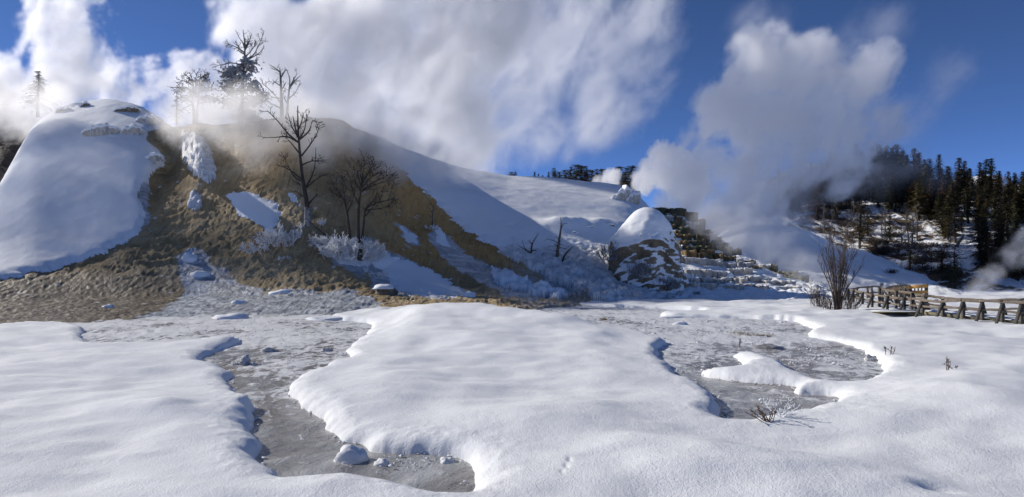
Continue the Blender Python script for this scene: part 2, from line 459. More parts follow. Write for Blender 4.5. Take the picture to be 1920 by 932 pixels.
# the ice sheet
nr2, nc2 = 210, 360
pxs2 = np.linspace(-420, 2000, nc2); pys2 = np.linspace(1000, 546, nr2)
d2 = F * H / (pys2 - HOR)
X = (pxs2[None, :] - 960) / F * d2[:, None]; Y = np.repeat(d2[:, None], nc2, 1)
Zi = 0.018 * fbm(X * 1.1, Y * 1.1, 4, 11) + 0.012 * ridged(X * 2.5, Y * 2.5, 3, 4) * sstep(8, 12, Y)
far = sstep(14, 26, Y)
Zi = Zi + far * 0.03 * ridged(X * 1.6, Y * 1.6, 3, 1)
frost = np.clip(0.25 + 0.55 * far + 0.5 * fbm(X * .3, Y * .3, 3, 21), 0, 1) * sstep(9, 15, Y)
V = np.stack([X, Y, Zi], -1).reshape(-1, 3); Fq = grid_faces(nr2, nc2)
sdi = sdf(V[:, 0], V[:, 1], ice_poly)
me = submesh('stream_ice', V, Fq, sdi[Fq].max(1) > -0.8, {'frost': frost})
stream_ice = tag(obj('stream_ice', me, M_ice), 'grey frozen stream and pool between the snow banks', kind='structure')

# ================================================================== HILLSIDES
class Sheet:
    """a slope given by columns: photograph column, foot (row, depth), apron (row, depth), crest (row, depth)"""
    def __init__(self, cols, power=1.35, blur=22, back=0.30):
        c = np.array(sorted(cols), dtype=np.float64)
        self.x0, self.x1 = c[0, 0], c[-1, 0]
        self.xs = np.arange(self.x0, self.x1 + 1, 4.0)
        k = np.exp(-0.5 * (np.arange(-24, 25) * 4.0 / blur) ** 2); k /= k.sum()
        def ip(v):
            r = np.interp(self.xs, c[:, 0], v)
            return np.convolve(np.pad(r, 24, mode='edge'), k, 'valid')
        z = lambda py, d: H + (HOR - py) / F * d
        self.d0, self.z0 = ip(c[:, 2]), ip(z(c[:, 1], c[:, 2]))
        self.d1, self.z1 = ip(c[:, 4]), ip(z(c[:, 3], c[:, 4]))
        self.dc, self.zc = ip(c[:, 6]), ip(z(c[:, 5], c[:, 6]))
        self.power, self.back, self.foot = power, back, 0.0
        self.extra = None
    def at(self, name, px): return np.interp(px, self.xs, getattr(self, name))
    def raw(self, px, d):
        d0, z0, d1, z1, dc, zc = (self.at(n, px) for n in ('d0', 'z0', 'd1', 'z1', 'dc', 'zc'))
        t0 = (d - d0) / np.maximum(d1 - d0, .5)
        za = z0 + (z1 - z0) * np.clip(t0, 0, 1) + np.minimum(t0, 0) * 0.6
        t = np.clip((d - d1) / np.maximum(dc - d1, 1), 0, 1)
        g = 1 - (1 - t) ** self.power
        if self.foot: g = g ** (1 + self.foot * (1 - t))
        z = np.where(d < d1, za, z1 + (zc - z1) * g)
        o = np.maximum(d - dc, 0)
        return z - self.back * o * o / (o + 6)
    def z(self, px, d):
        px = np.asarray(px, dtype=np.float64); d = np.asarray(d, dtype=np.float64)
        r = self.raw(px, d)
        if self.extra is not None: r = r + self.extra(px, d, r)
        return r
    def locate(self, px, py):
        """the point of the slope seen at this pixel of the photograph"""
        a = float(self.at('d0', px)) - 2; b = float(self.at('dc', px)) + 15
        d = np.linspace(a, b, 500)
        zz = self.z(np.full(500, float(px)), d)
        row = HOR - (zz - H) / d * F
        i = np.argmax(row <= py) if (row <= py).any() else int(np.argmin(row))
        return Vector(((px - 960) / F * d[i], d[i], float(zz[i])))
    def grid(self, pxs, rows, front=3.0, back=30.0):
        """rows: fractions: 0 foot .. 1 crest .. up to 1.x behind"""
        PX = np.repeat(pxs[None, :], len(rows), 0)
        d0 = self.at('d0', pxs) - front; dc = self.at('dc', pxs)
        R = rows[:, None]
        D = np.where(R <= 1, d0 + (dc - d0) * R, dc + (R - 1) * back)
        return PX, D

def prow(z, d): return HOR - (z - H) / d * F

# ---- the travertine mound with the long snow hill behind and to its right
hill = Sheet([
    (-260, 622, 27, 600, 33, 590, 44), (-130, 618, 27.5, 590, 34, 545, 47), (-60, 615, 28, 582, 35, 440, 54), (0, 612, 29, 575, 36.5, 352, 60),
    (35, 611, 29.5, 570, 37.5, 290, 64), (60, 610, 29.7, 568, 38, 240, 66), (110, 607, 30.4, 565, 39, 208, 68), (150, 604, 31, 564, 39.5, 197, 68.5),
    (200, 600, 32, 562, 40, 191, 68), (260, 598, 33, 561, 40.5, 204, 67), (300, 596, 34, 560, 41, 226, 66), (340, 594, 34.6, 559, 41.5, 240, 65),
    (400, 592, 35.3, 558, 42, 238, 64), (470, 590, 36, 557, 42, 231, 63.5), (560, 590, 36, 556, 42, 221, 63), (640, 590, 36, 556, 42, 227, 63.5),
    (690, 590, 36, 556, 42.5, 253, 67), (740, 590, 36, 557, 43, 277, 71), (800, 589, 36.5, 557, 43.5, 300, 75), (870, 588, 37, 558, 44, 321, 77),
    (950, 584, 38.7, 560, 44.5, 335, 78.5), (1000, 580, 40.6, 562, 45, 337, 79.5), (1090, 574, 44, 560, 47, 345, 80), (1150, 570, 46.5, 556, 49, 350, 80),
    (1180, 568, 47.8, 553, 51, 357, 79), (1205, 566, 49, 551, 52, 377, 77.5), (1235, 564, 50.8, 549, 54, 415, 73), (1270, 562, 52.4, 547, 57, 470, 69),
    (1320, 560, 54, 546, 61, 520, 70), (1400, 560, 54, 548, 62, 545, 66)], 1.12, 14, 0.5)

POLY = {
    'left_snow': [(0, 350), (14, 288), (36, 284), (62, 234), (112, 200), (150, 190), (200, 184), (262, 198), (298, 226), (302, 242), (276, 246), (276, 272), (300, 288), (310, 304), (306, 316), (286, 322),
                  (282, 345), (262, 352), (256, 365), (266, 385), (274, 412), (264, 440), (236, 460), (182, 480), (130, 500), (60, 516), (0, 528), (-60, 542), (-200, 570), (-140, 530), (-60, 430)],
    'hill_snow': [(690, 226), (712, 278), (745, 318), (792, 358), (838, 402), (872, 436), (922, 466), (982, 500), (1042, 530), (1092, 553), (1120, 575), (1420, 600), (1420, 300), (1000, 250), (800, 220)],
    'basin_snow': [(420, 367), (470, 363), (520, 386), (527, 410), (514, 434), (490, 430), (462, 410), (440, 391)],
    'column_snow': [(344, 250), (372, 255), (398, 288), (400, 325), (406, 350), (386, 346), (360, 322), (337, 290)],
    'hollow_snow': [(350, 372), (368, 364), (379, 375), (372, 396), (356, 402)],
    'foot_snow': [(716, 500), (736, 488), (762, 490), (800, 506), (842, 526), (872, 546), (884, 560), (820, 562), (762, 552), (724, 532)],
    'flank_snow': [(918, 505), (930, 515), (962, 524), (1012, 538), (1072, 562), (1040, 564), (972, 549), (928, 538), (925, 522)],
    'stripe_snow': [(813, 432), (828, 434), (840, 455), (845, 467), (822, 462)],
    'rib_snow': [(742, 424), (760, 432), (783, 448), (786, 460), (768, 456)],
    'ledge_snow': [(533, 364), (545, 362), (562, 384), (555, 388)],
    'shoulder_snow': [(690, 478), (716, 470), (752, 492), (735, 505), (708, 505)],
    'bank_snow': [(598, 470), (622, 452), (660, 455), (690, 462), (700, 500), (670, 505), (625, 490)],
    'ripple_snow': [(340, 480), (356, 474), (364, 482), (372, 490), (348, 491)],
    'slab_snow': [(360, 512), (392, 512), (396, 518), (364, 520)],
}
ICEMASK = [[(340, 470), (378, 468), (390, 490), (440, 520), (470, 545), (565, 556), (600, 575), (570, 605), (180, 640), (120, 625), (280, 594), (335, 562), (345, 540), (332, 505)],
           [(795, 428), (842, 446), (875, 478), (935, 508), (1095, 566), (960, 566), (905, 535), (860, 512), (815, 470)],
           [(700, 470), (740, 476), (790, 500), (830, 530), (890, 560), (700, 560), (690, 510)], [(735, 418), (768, 428), (795, 462), (770, 464)],
           [(600, 450), (700, 440), (720, 500), (690, 530), (600, 480)], [(380, 560), (640, 545), (720, 570), (700, 600), (420, 605)],
           [(1000, 495), (1040, 512), (1110, 552), (1090, 566), (1030, 545)], [(258, 345), (285, 345), (275, 385), (285, 415), (265, 440), (262, 390)]]
SD_SNOW = {k: chaikin(v, 1) for k, v in POLY.items()}

def hill_extra(px, d, z):
    x = (px - 960) / F * d
    py = prow(z, d)
    r = 0.0
    # gully beside the snow slope, brow of the brown cliff
    r = r - 1.5 * np.exp(-((px - 318) / 22) ** 2 - ((py - 292) / 42) ** 2)
    r = r - 0.8 * np.exp(-((px - 290) / 18) ** 2 - ((py - 345) / 40) ** 2)
    r = r + 1.2 * np.exp(-((px - 372) / 22) ** 2 - ((py - 300) / 50) ** 2)
    # runoff ribs
    r = r + 0.5 * np.exp(-((px - 805) / 25) ** 2 - ((py - 450) / 30) ** 2) + 0.6 * np.exp(-((px - 720) / 40) ** 2 - ((py - 480) / 30) ** 2)
    r = r + 0.5 * np.exp(-((px - 560) / 60) ** 2 - ((py - 330) / 25) ** 2)
    return r
hill.extra = hill_extra
hill.foot = 0.45

nc3 = 640
pxs = np.concatenate([np.linspace(-260, -5, 40)[:-1], np.linspace(-5, 1180, 560)[:-1], np.linspace(1180, 1400, 42)]); nc3 = len(pxs)
rows = np.concatenate([np.linspace(0, 1, 310), 1 + np.linspace(0, 1, 22)[1:] ** 1.6])
PX, D = hill.grid(pxs, rows, 3.0, 34.0)
Z0 = hill.z(PX, D)
X = (PX - 960) / F * D
PY = prow(Z0, D)
mpp = D / F                                            # metres per photograph pixel
wx = 7 * fbm(X * .35, D * .6 + Z0 * .6, 4, 3.0); wy = 6 * fbm(X * .35, D * .6 + Z0 * .6, 4, 33.0)
cls = np.zeros(PX.shape, np.int32); thick = np.zeros(PX.shape); names = list(POLY)
beyond = (D > hill.at('dc', PX))
for k, nm in enumerate(names):
    big = nm in ('left_snow', 'hill_snow')
    s = sdf(PX + wx * (.9 if big else .8), PY + wy * (.9 if big else .8), SD_SNOW[nm]) + (0 if big else 1) * 3.5 * fbm(X * 1.5, Z0 * 1.5 + D * .6, 3, 51)
    if nm == 'left_snow': s = np.where(beyond & (PX < 305), np.maximum(s, 6), s)
    if nm == 'hill_snow': s = np.where(beyond & (PX > 700), np.maximum(s, 6), s)
    m = s * mpp
    T = 0.38 if big else 0.22
    w = 0.5 if big else 0.7
    q = np.clip(m / w, 0, 1)
    h = T * np.sqrt(np.clip(1 - (1 - q) ** 2, 0, 1))
    cls = np.where(m > 0, k + 1, cls); thick = np.maximum(thick, np.where(m > 0, h, 0))
snowy = cls > 0
ice_m = np.zeros(PX.shape)
for p_ in ICEMASK:
    s = sdf(PX + wx, PY + wy, chaikin(p_, 1)) * mpp
    ice_m = np.maximum(ice_m, sstep(-.5, .5, s))
flow = ridged(X * .55 + .25 * fbm(X * .3, D * .3, 3, 2), Z0 * .9 + D * .35, 4, 6)
rough = 0.08 * flow + 0.10 * fbm(X * .45, D * .5 + Z0 * .5, 4, 9) + 0.055 * ridged(X * 1.5 + .4 * fbm(X, Z0, 2, 3), D * .8 + Z0 * .8, 3, 14) + .03 * ridged(X * 3.5, Z0 * 2.2, 2, 24)
smooth = 0.10 * fbm(X * .16, D * .25, 3, 19) + 0.02 * fbm(X * .9, D * 1.2, 3, 23)
low = sstep(585, 612, PY)
crustzone = sstep(440, 520, PY) * sstep(880, 960, PX)          # frosted crust at the foot of the snow hill
rock_edge = 0.35 * ridged(X * .5, D * .5 + Z0 * .3, 4, 41) + 0.16 * ridged(X * 1.5, D * 1.4, 3, 47)
wetm = sstep(490, 540, PY) * sstep(420, 330, PX)
Zt = Z0 + np.where(snowy, 0, wetm * (.035 * ridged(X * 2.2, D * 1.4, 3, 61) + .05 * fbm(X * .8, D * .5, 3, 63))) + np.where(snowy, smooth + crustzone * rock_edge * 0.9, rough * (1 - .5 * low) * (1 - .35 * ice_m) * (1 - .85 * sstep(490, 540, PY) * sstep(420, 330, PX))) + thick
# terraced rims near the top of the mound and a broken ledge on the snow hill
colm = (cls == names.index('column_snow') + 1) | (cls == names.index('hollow_snow') + 1)
Zt = Zt + np.where(colm, 0.30 * ridged(X * 1.1, Z0 * 1.1, 3, 5) + .25 * fbm(X * 2, Z0 * 2, 3, 8), 0)
led = np.exp(-((PX - 1085) / 70) ** 2 - ((PY - 432) / 12) ** 2)
Zt = Zt + led * (0.7 + 0.35 * fbm(X * .3, D * .2, 3, 3))
V = np.stack([X, D, Zt], -1).reshape(-1, 3); Fq = grid_faces(*PX.shape)
fc = cls.ravel()[Fq]; fcls = np.where((fc > 0).sum(1) >= 2, fc.max(1), 0)
warm = sstep(560, 800, PX) * sstep(560, 470, PY) * .95 + .25 * sstep(.1, .5, fbm(X * .12, D * .12, 3, 77))
warm = np.clip(warm, 0, 1)
wet = sstep(490, 540, PY) * sstep(420, 330, PX)
pale = np.clip(sstep(930, 1010, PX) + sstep(300, 330, PX) * 0, 0, 1) * .8
mound = submesh('travertine_mound', V, Fq, fcls == 0, {'ice': ice_m, 'warm': warm, 'wet': wet, 'pale': pale})
mound = tag(obj('travertine_mound', mound, M_trav), 'steep brown travertine mound streaked with icy runoff at left', kind='structure')
for k, nm in enumerate(names):
    keep = fcls == k + 1
    if not keep.any(): continue
    if nm == 'hill_snow':
        cz = crustzone.ravel()[Fq].mean(1) > 0.35
        tag(obj('snow_hill', submesh('snow_hill', V, Fq, keep & ~cz), M_snow_far), 'long smooth snow hill rising behind the brown mound', kind='structure')
        tag(obj('crusted_snow', submesh('crusted_snow', V, Fq, keep & cz), M_crust), 'lumpy frosted snow at the foot of the long hill', kind='structure')
    elif nm == 'left_snow':
        tag(obj('snow_slope', submesh('snow_slope', V, Fq, keep), M_snow_far), 'wide shaded snow slope covering the left side of the mound', kind='structure')
    else:
        obj('snow_patch', submesh('snow_patch', V, Fq, keep), M_crust if nm in ('column_snow', 'hollow_snow', 'bank_snow') else M_snow_far, mound)

# ---- dark ridge far left
ridge = Sheet([(-900, 565, 58, 480, 66, 330, 105), (-520, 565, 58, 440, 66, 195, 100), (-200, 565, 58, 430, 66, 182, 100), (0, 565, 58, 440, 66, 176, 98), (30, 565, 58, 440, 66, 190, 97), (60, 565, 58, 440, 66, 222, 95),
               (100, 565, 58, 440, 66, 262, 92), (170, 565, 58, 450, 66, 330, 88)], 1.2, 10, .4)
def sheet_obj(name, sh, n, m, mat, extra=None, front=3.0, back=30.0, attrs=None, label=None):
    pxs = np.linspace(sh.x0, sh.x1, n)
    rows = np.concatenate([np.linspace(0, 1, m), 1 + np.linspace(0, 1, 10)[1:]])
    PX, D = sh.grid(pxs, rows, front, back)
    Z = sh.z(PX, D); X = (PX - 960) / F * D
    if extra: Z = Z + extra(PX, D, X, Z)
    V = np.stack([X, D, Z], -1).reshape(-1, 3)
    me = make_mesh(name, V, grid_faces(*PX.shape))
    return tag(obj(name, me, mat), label, kind='structure')
sheet_obj('dark_ridge', ridge, 150, 90, M_ridge, lambda PX, D, X, Z: .9 * ridged(X * .12, D * .1 + Z * .1, 4, 2) + .25 * ridged(X * .6, Z * .6, 3, 5), label='dark rocky ridge in steam at the far left')

# ---- terraced snow shelf below the hot terraces
terr = Sheet([(1150, 572, 45, 562, 49, 470, 72), (1190, 570, 46, 560, 50, 395, 77), (1230, 568, 47, 558, 50, 391, 77), (1290, 567, 48, 557, 50, 402, 76), (1320, 567, 48, 557, 50, 430, 74), (1345, 567, 48, 557, 50, 447, 72),
               (1385, 567, 48, 557, 50, 466, 69), (1440, 568, 47, 558, 49, 500, 63.5), (1495, 569, 46, 560, 48, 522, 60), (1560, 571, 45, 563, 47, 545, 54), (1620, 574, 44, 570, 45, 565, 48)], 1.0, 12, .6)
def terr_extra(PX, D, X, Z):
    w = Z + 1.3 * fbm(X * .16, D * .16, 4, 4)
    s = 0.95
    f = w / s; k = np.floor(f); u = f - k
    st = (k + sstep(.62, .95, u)) * s - w
    row = prow(Z, D)
    lump = (1 - sstep(528, 540, row) * 0) * sstep(525, 540, row) * sstep(572, 560, row)
    lumps = .20 * np.maximum(fbm(X * .9, D * .9, 3, 6), -.2) + .10 * np.maximum(ridged(X * 1.1, D * .8, 2, 8), 0)
    return st * (.45 + .45 * sstep(-.2, .4, pn(X * .12, D * .12 + 3))) * sstep(545, 525, row) + lump * lumps + .06 * fbm(X * .8, D * .8, 3, 1)
sheet_obj('terraced_snow', terr, 230, 190, M_snow_far, terr_extra, label='stepped snow shelves spreading below the hot terraces')

# ---- the open bench to the right of the terraces
bench = Sheet([(1330, 575, 58, 560, 70, 452, 110), (1380, 575, 56, 555, 68, 424, 108), (1420, 575, 55, 555, 64, 422, 107), (1460, 575, 54, 556, 60, 423, 106), (1500, 574, 53, 558, 58, 427, 104), (1530, 573, 52, 560, 57, 444, 99),
               (1560, 573, 51, 562, 56, 459, 95), (1600, 573, 50, 563, 55, 469, 92), (1640, 573, 49, 564, 54, 481, 89), (1700, 574, 48, 566, 52, 504, 82), (1750, 575, 47, 568, 50, 533, 72),
               (1790, 575, 46, 570, 49, 553, 61), (1850, 577, 45, 573, 48, 567, 54), (2000, 577, 44, 574, 47, 570, 52)], 1.05, 12, .35)
sheet_obj('snow_bench', bench, 190, 120, M_snow_far, lambda PX, D, X, Z: .55 * fbm(X * .13, D * .10, 4, 3) + .14 * ridged(X * .5, D * .3, 3, 5) + .03 * fbm(X, D, 3, 8), label='rounded snow bench sunlit below the forest')
# ---- the forested hillside
forest = Sheet([(1270, 470, 112, 440, 116, 425, 190), (1380, 470, 110, 428, 113, 395, 185), (1430, 470, 108, 425, 112, 352, 178), (1480, 470, 106, 430, 110, 318, 172), (1510, 475, 104, 440, 108, 306, 170), (1560, 485, 99, 458, 104, 318, 168),
                (1620, 500, 93, 475, 98, 316, 165), (1680, 520, 86, 500, 91, 322, 162), (1730, 545, 78, 525, 83, 338, 160), (1790, 565, 66, 552, 72, 352, 160), (1850, 572, 62, 560, 68, 356, 160), (1920, 574, 60, 562, 66, 356, 160), (2300, 574, 60, 562, 66, 350, 160)], 1.0, 12, .25)
forest.extra = lambda px, d, z: 1.0 * fbm((px - 960) / F * d * .06, d * .05, 3, 5)
sheet_obj('forest_slope', forest, 230, 170, M_forest, lambda PX, D, X, Z: .35 * ridged(X * .25, D * .12, 4, 2) + .10 * fbm(X * 1.2, D * .9, 3, 9), label='steep snowy hillside with grass patches under conifers')
farridge = Sheet([(1400, 512, 300, 400, 340, 345, 420), (1700, 512, 300, 390, 340, 344, 420), (1790, 512, 300, 380, 340, 336, 420), (1850, 512, 300, 380, 340, 326, 420), (1885, 512, 300, 380, 340, 325, 420), (1905, 512, 300, 380, 340, 350, 420), (2400, 512, 300, 380, 340, 350, 420)], 1.2, 20, .3)
sheet_obj('far_ridge', farridge, 80, 40, M_snow_far, lambda PX, D, X, Z: 2.0 * fbm(X * .02, D * .02, 4, 2), label='distant snow ridge above the forest at far right')
# ================================================================== builders
class TB:
    """collects tapered tubes, boxes and blades into one mesh"""
    def __init__(self): self.v = []; self.f = []; self.n = 0
    def add(self, v, f):
        v = np.asarray(v, dtype=np.float64).reshape(-1, 3)
        self.v.append(v); self.f += [[i + self.n for i in q] for q in f]; self.n += len(v)
    def tube(self, pts, rad, k=5, cap=True):
        pts = [Vector(p) for p in pts]; m = len(pts)
        V = []
        up = Vector((0.13, 0.31, 0.94))
        for i, p in enumerate(pts):
            d = (pts[min(i + 1, m - 1)] - pts[max(i - 1, 0)])
            if d.length < 1e-9: d = Vector((0, 0, 1))
            d.normalize()
            a = d.cross(up)
            if a.length < 0.05: a = d.cross(Vector((1, 0, 0)))
            a.normalize(); b = d.cross(a)
            for j in range(k):
                t = 2 * math.pi * j / k
                V.append(p + (a * math.cos(t) + b * math.sin(t)) * rad[i])
        Fs = []
        for i in range(m - 1):
            for j in range(k):
                Fs.append([i * k + j, i * k + (j + 1) % k, (i + 1) * k + (j + 1) % k, (i + 1) * k + j])
        if cap: Fs.append(list(range(k))[::-1]); Fs.append([(m - 1) * k + j for j in range(k)])
        self.add([tuple(q) for q in V], Fs)
    def beam(self, a, b, w, h, jit=0.0, segs=1):
        """a squared timber from a to b with chamfered edges"""
        a = Vector(a); b = Vector(b); d = (b - a).normalized()
        s = d.cross(Vector((0, 0, 1)))
        if s.length < 0.05: s = Vector((1, 0, 0))
        s.normalize(); u = s.cross(d)
        c = 0.18
        prof = [(-1, -1 + c), (-1 + c, -1), (1 - c, -1), (1, -1 + c), (1, 1 - c), (1 - c, 1), (-1 + c, 1), (-1, 1 - c)]
        V = []
        for i in range(segs + 1):
            q = a.lerp(b, i / segs) + Vector((rnd.uniform(-jit, jit), rnd.uniform(-jit, jit), rnd.uniform(-jit, jit)))
            k = 1 + rnd.uniform(-.06, .06)
            V += [tuple(q + s * (x * w / 2 * k) + u * (y * h / 2 * k)) for x, y in prof]
        Fs = [[i * 8 + j, i * 8 + (j + 1) % 8, (i + 1) * 8 + (j + 1) % 8, (i + 1) * 8 + j] for i in range(segs) for j in range(8)]
        Fs += [list(range(8))[::-1], [segs * 8 + j for j in range(8)]]
        self.add(V, Fs)
    def mesh(self, name, smooth=True):
        return make_mesh(name, np.concatenate(self.v) if self.v else np.zeros((0, 3)), self.f, smooth)
    def obj(self, name, mat, parent=None, smooth=True):
        return obj(name, self.mesh(name, smooth), mat, parent)

def field_at(x, y): return float(field_z(np.array([x]), np.array([y]))[0])
def lump_mesh(name, rx, ry, rz, seed, n=18, m=10, rough=0.25, flat=0.35):
    """a rounded irregular lump resting on z=0"""
    V = []; Fs = []
    for i in range(m + 1):
        ph = math.pi * (i / m) - math.pi / 2
        for j in range(n):
            th = 2 * math.pi * j / n
            c = (math.cos(ph) * math.cos(th), math.cos(ph) * math.sin(th), math.sin(ph))
            k = 1 + rough * float(fbm(c[0] * 1.3 + seed, c[1] * 1.3 + c[2] * 1.1 - seed, 3, seed))
            z = c[2] * k
            V.append((c[0] * k * rx, c[1] * k * ry, max(z, -flat) * rz))
    for i in range(m):
        for j in range(n):
            Fs.append([i * n + j, i * n + (j + 1) % n, (i + 1) * n + (j + 1) % n, (i + 1) * n + j])
    return make_mesh(name, V, Fs)

# ================================================================== CONE ROCK
CB = terr.locate(1212, 545); CD = 53.5
CB = Vector(((1212 - 960) / F * CD, CD, H - 40.0 / F * CD - .15))
CS = CD / 60.0
cone = empty('cone_rock', CB, 'tall snow capped cone of hot spring rock with a bare brown face', 'rock')
prof = [(-.3, 62, 74), (0, 62, 71), (1.0, 60, 68), (2.0, 60, 62), (3.0, 62, 55), (3.8, 64, 50), (4.4, 62, 47), (5.3, 47, 41), (6.0, 36, 35), (6.5, 27, 29), (6.9, 18, 20), (7.1, 11, 13), (7.25, 1.5, 2)]
def cone_mesh(name, zlo, off, ragged):
    n, m = 120, 80
    pz = np.array([p[0] for p in prof]); pl = np.array([p[1] for p in prof]); pr = np.array([p[2] for p in prof])
    th = np.linspace(0, 2 * np.pi, n, endpoint=False)
    T, R = np.meshgrid(th, np.linspace(0, 1, m))
    lo = zlo(th) if zlo else np.full(n, -.3)
    Zr = lo[None, :] + (7.25 - lo[None, :]) * R
    wl = np.interp(Zr, pz, pl); wr = np.interp(Zr, pz, pr)
    c = np.cos(T)
    rad = (wl * (1 - c) / 2 + wr * (1 + c) / 2) * CD / F
    nz = .30 * ridged(np.cos(T) * 1.3 + 4, np.sin(T) * 1.3 + Zr * .5, 4, 3) + .10 * fbm(T * 4, Zr * 2, 3, 4)
    big = .18 * fbm(np.cos(T) * 1.1, np.sin(T) * 1.1 + Zr * .4, 2, 9)
    fade = sstep(7.1, 5.5, Zr)
    if ragged: rad = rad + (off * (1 - .75 * sstep(.12, 0, R)) + (big + .05 * fbm(T * 3, Zr * 2, 3, 7)) * fade) - .03
    else: rad = rad + (big + nz * sstep(6.5, 3.8, Zr)) * fade
    Zr = (Zr + (off if ragged else 0) * .8) * CS
    V = np.stack([rad * np.cos(T), rad * np.sin(T), Zr], -1).reshape(-1, 3)
    i = np.arange(n * m).reshape(m, n); j = np.roll(i, -1, 1)
    Fq = np.stack([i[:-1], j[:-1], j[1:], i[1:]], -1).reshape(-1, 4)
    return make_mesh(name, V, Fq)
obj('rock_body', cone_mesh('rock_body', None, 0, False), M_rock_snowy, cone)
def cap_lo(th):      # -pi/2 faces the camera, 0 is right
    a = (th + np.pi) % (2 * np.pi) - np.pi
    z = 3.9 + .35 * fbm(np.cos(th) * 2, np.sin(th) * 2, 3, 6) + .25 * pn(th * 6, th * 0)
    z = z + 1.3 * np.exp(-((a + .75) / .35) ** 2) - 1.0 * np.exp(-((a - .2) / .6) ** 2) + .5 * np.exp(-((a + 1.5) / .2) ** 2)
    return z
obj('snow_cap', cone_mesh('snow_cap', cap_lo, .20, True), M_snow_far, cone)

# ================================================================== HOT TERRACES
def step_mesh(name, w, dep, h, seed, lobes=3, top_in=0.12):
    """a lobed travertine basin step: scalloped front, fluted face, flat top with a raised rim"""
    n = 34
    a = np.linspace(0, np.pi, n)
    prof_r = .92 + .20 * np.abs(np.sin(a * lobes + seed)) + .22 * fbm(a * 1.8, a * 0 + seed, 3, seed)
    fx = -np.cos(a) * w / 2 * np.minimum(prof_r, 1.25); fy = -np.sin(a) ** .8 * dep * prof_r
    flute = 1 + .035 * np.sin(a * 26 + 2 * fbm(a * 5, a * 0, 2, seed))
    L = []
    for q, zz in ((0.93, -h * 1.6), (0.97 * flute, -h * .9), (1.0 * flute, -h * .45), (1.035, -.10 * h), (1.02, 0.0), (.95, .02), (.90, -.05), (.3, -.06)):
        L.append(np.stack([fx * q, fy * q, np.full(n, zz) + (.03 + .10 * h * (zz > -.3 * h)) * fbm(a * 3.5, a * 0 + (zz if zz < -.3 * h else .7), 3, seed)], -1))
    V = np.concatenate(L)
    i = np.arange(len(L) * n).reshape(len(L), n)
    Fq = np.stack([i[:-1, :-1], i[:-1, 1:], i[1:, 1:], i[1:, :-1]], -1).reshape(-1, 4)
    return make_mesh(name, V, Fq)
hot = empty('hot_terrace', tuple(terr.locate(1320, 480)), 'stack of dark green and ochre travertine steps in steam beside the snowy cone', 'terrace')
low_t = empty('snowy_terrace', tuple(terr.locate(1350, 530)), 'pale snow topped travertine steps below the dark steaming terrace', 'terrace')
def step_at(px, py, wpx, hpx, mat, root, seed, lift=0.0, dfwd=0.0):
    p = terr.locate(px, py); d = p.y - dfwd
    k = d / F
    wpx *= rnd.uniform(.7, 1.05); hpx *= rnd.uniform(1.5, 2.4) if root is hot else rnd.uniform(.9, 1.5); py += rnd.uniform(-2, 2); px += rnd.uniform(-4, 4)
    me = step_mesh('terrace_step', wpx * k, max(wpx * k * .5, 1.0), hpx * k, seed, 2 + seed % 3)
    o = obj('terrace_step', me, mat, root, Vector(((px - 960) / F * d, d, H + (HOR - py) / F * d + lift)) - root.location)
    o.rotation_euler = (0, 0, rnd.uniform(-.45, .45))
    return o, p
s_ = 0
DK, OC, PL = M_ter_dark, M_ter_ochre, M_ter_pale
for px, py, w, h, m in [(1250, 392, 60, 9, DK), (1284, 399, 36, 10, OC), (1240, 403, 40, 8, PL), (1262, 405, 34, 10, OC), (1302, 409, 30, 12, OC), (1248, 415, 46, 9, DK), (1284, 417, 40, 10, DK), (1262, 424, 44, 9, OC), (1306, 423, 28, 10, DK),
                        (1292, 430, 40, 9, DK), (1256, 433, 36, 9, OC), (1320, 433, 22, 14, DK), (1274, 440, 44, 10, OC), (1306, 441, 34, 12, DK), (1334, 443, 26, 18, DK), (1258, 450, 40, 10, OC), (1290, 451, 40, 11, DK), (1316, 452, 30, 12, OC), (1345, 455, 24, 14, DK),
                        (1278, 461, 42, 10, PL), (1308, 462, 42, 10, DK), (1350, 463, 36, 12, DK), (1368, 467, 34, 12, DK), (1330, 472, 56, 9, OC), (1296, 473, 40, 9, OC), (1352, 480, 40, 10, OC), (1448, 500, 26, 22, DK), (1466, 509, 34, 15, DK), (1490, 517, 28, 14, DK), (1392, 487, 30, 9, OC), (1420, 500, 22, 9, OC)]:
    for sx_ in (-.27, .27):
        s_ += 1; step_at(px + sx_ * w, py + (2 if sx_ > 0 else -1), w * .66, h, m if rnd.random() < .75 else (OC, DK, PL)[s_ % 3], hot, s_, dfwd=rnd.uniform(.1, .6))
for px, py, w, h in [(1280, 480, 40, 7), (1312, 484, 60, 8), (1345, 490, 50, 9), (1410, 494, 56, 22), (1382, 503, 44, 14), (1300, 504, 50, 12), (1340, 508, 44, 9), (1290, 520, 40, 9), (1332, 519, 44, 8), (1372, 521, 40, 11), (1412, 519, 60, 9), (1450, 526, 50, 8), (1260, 530, 36, 8), (1310, 531, 50, 8), (1360, 534, 50, 7), (1410, 533, 50, 7), (1470, 536, 46, 7)]:
    s_ += 1
    o, p = step_at(px - .25 * w, py, w * .7, h, PL, low_t, s_, dfwd=.25)
    s_ += 1; o, p = step_at(px + .25 * w, py + 2, w * .7, h * .8, PL, low_t, s_, dfwd=.45)
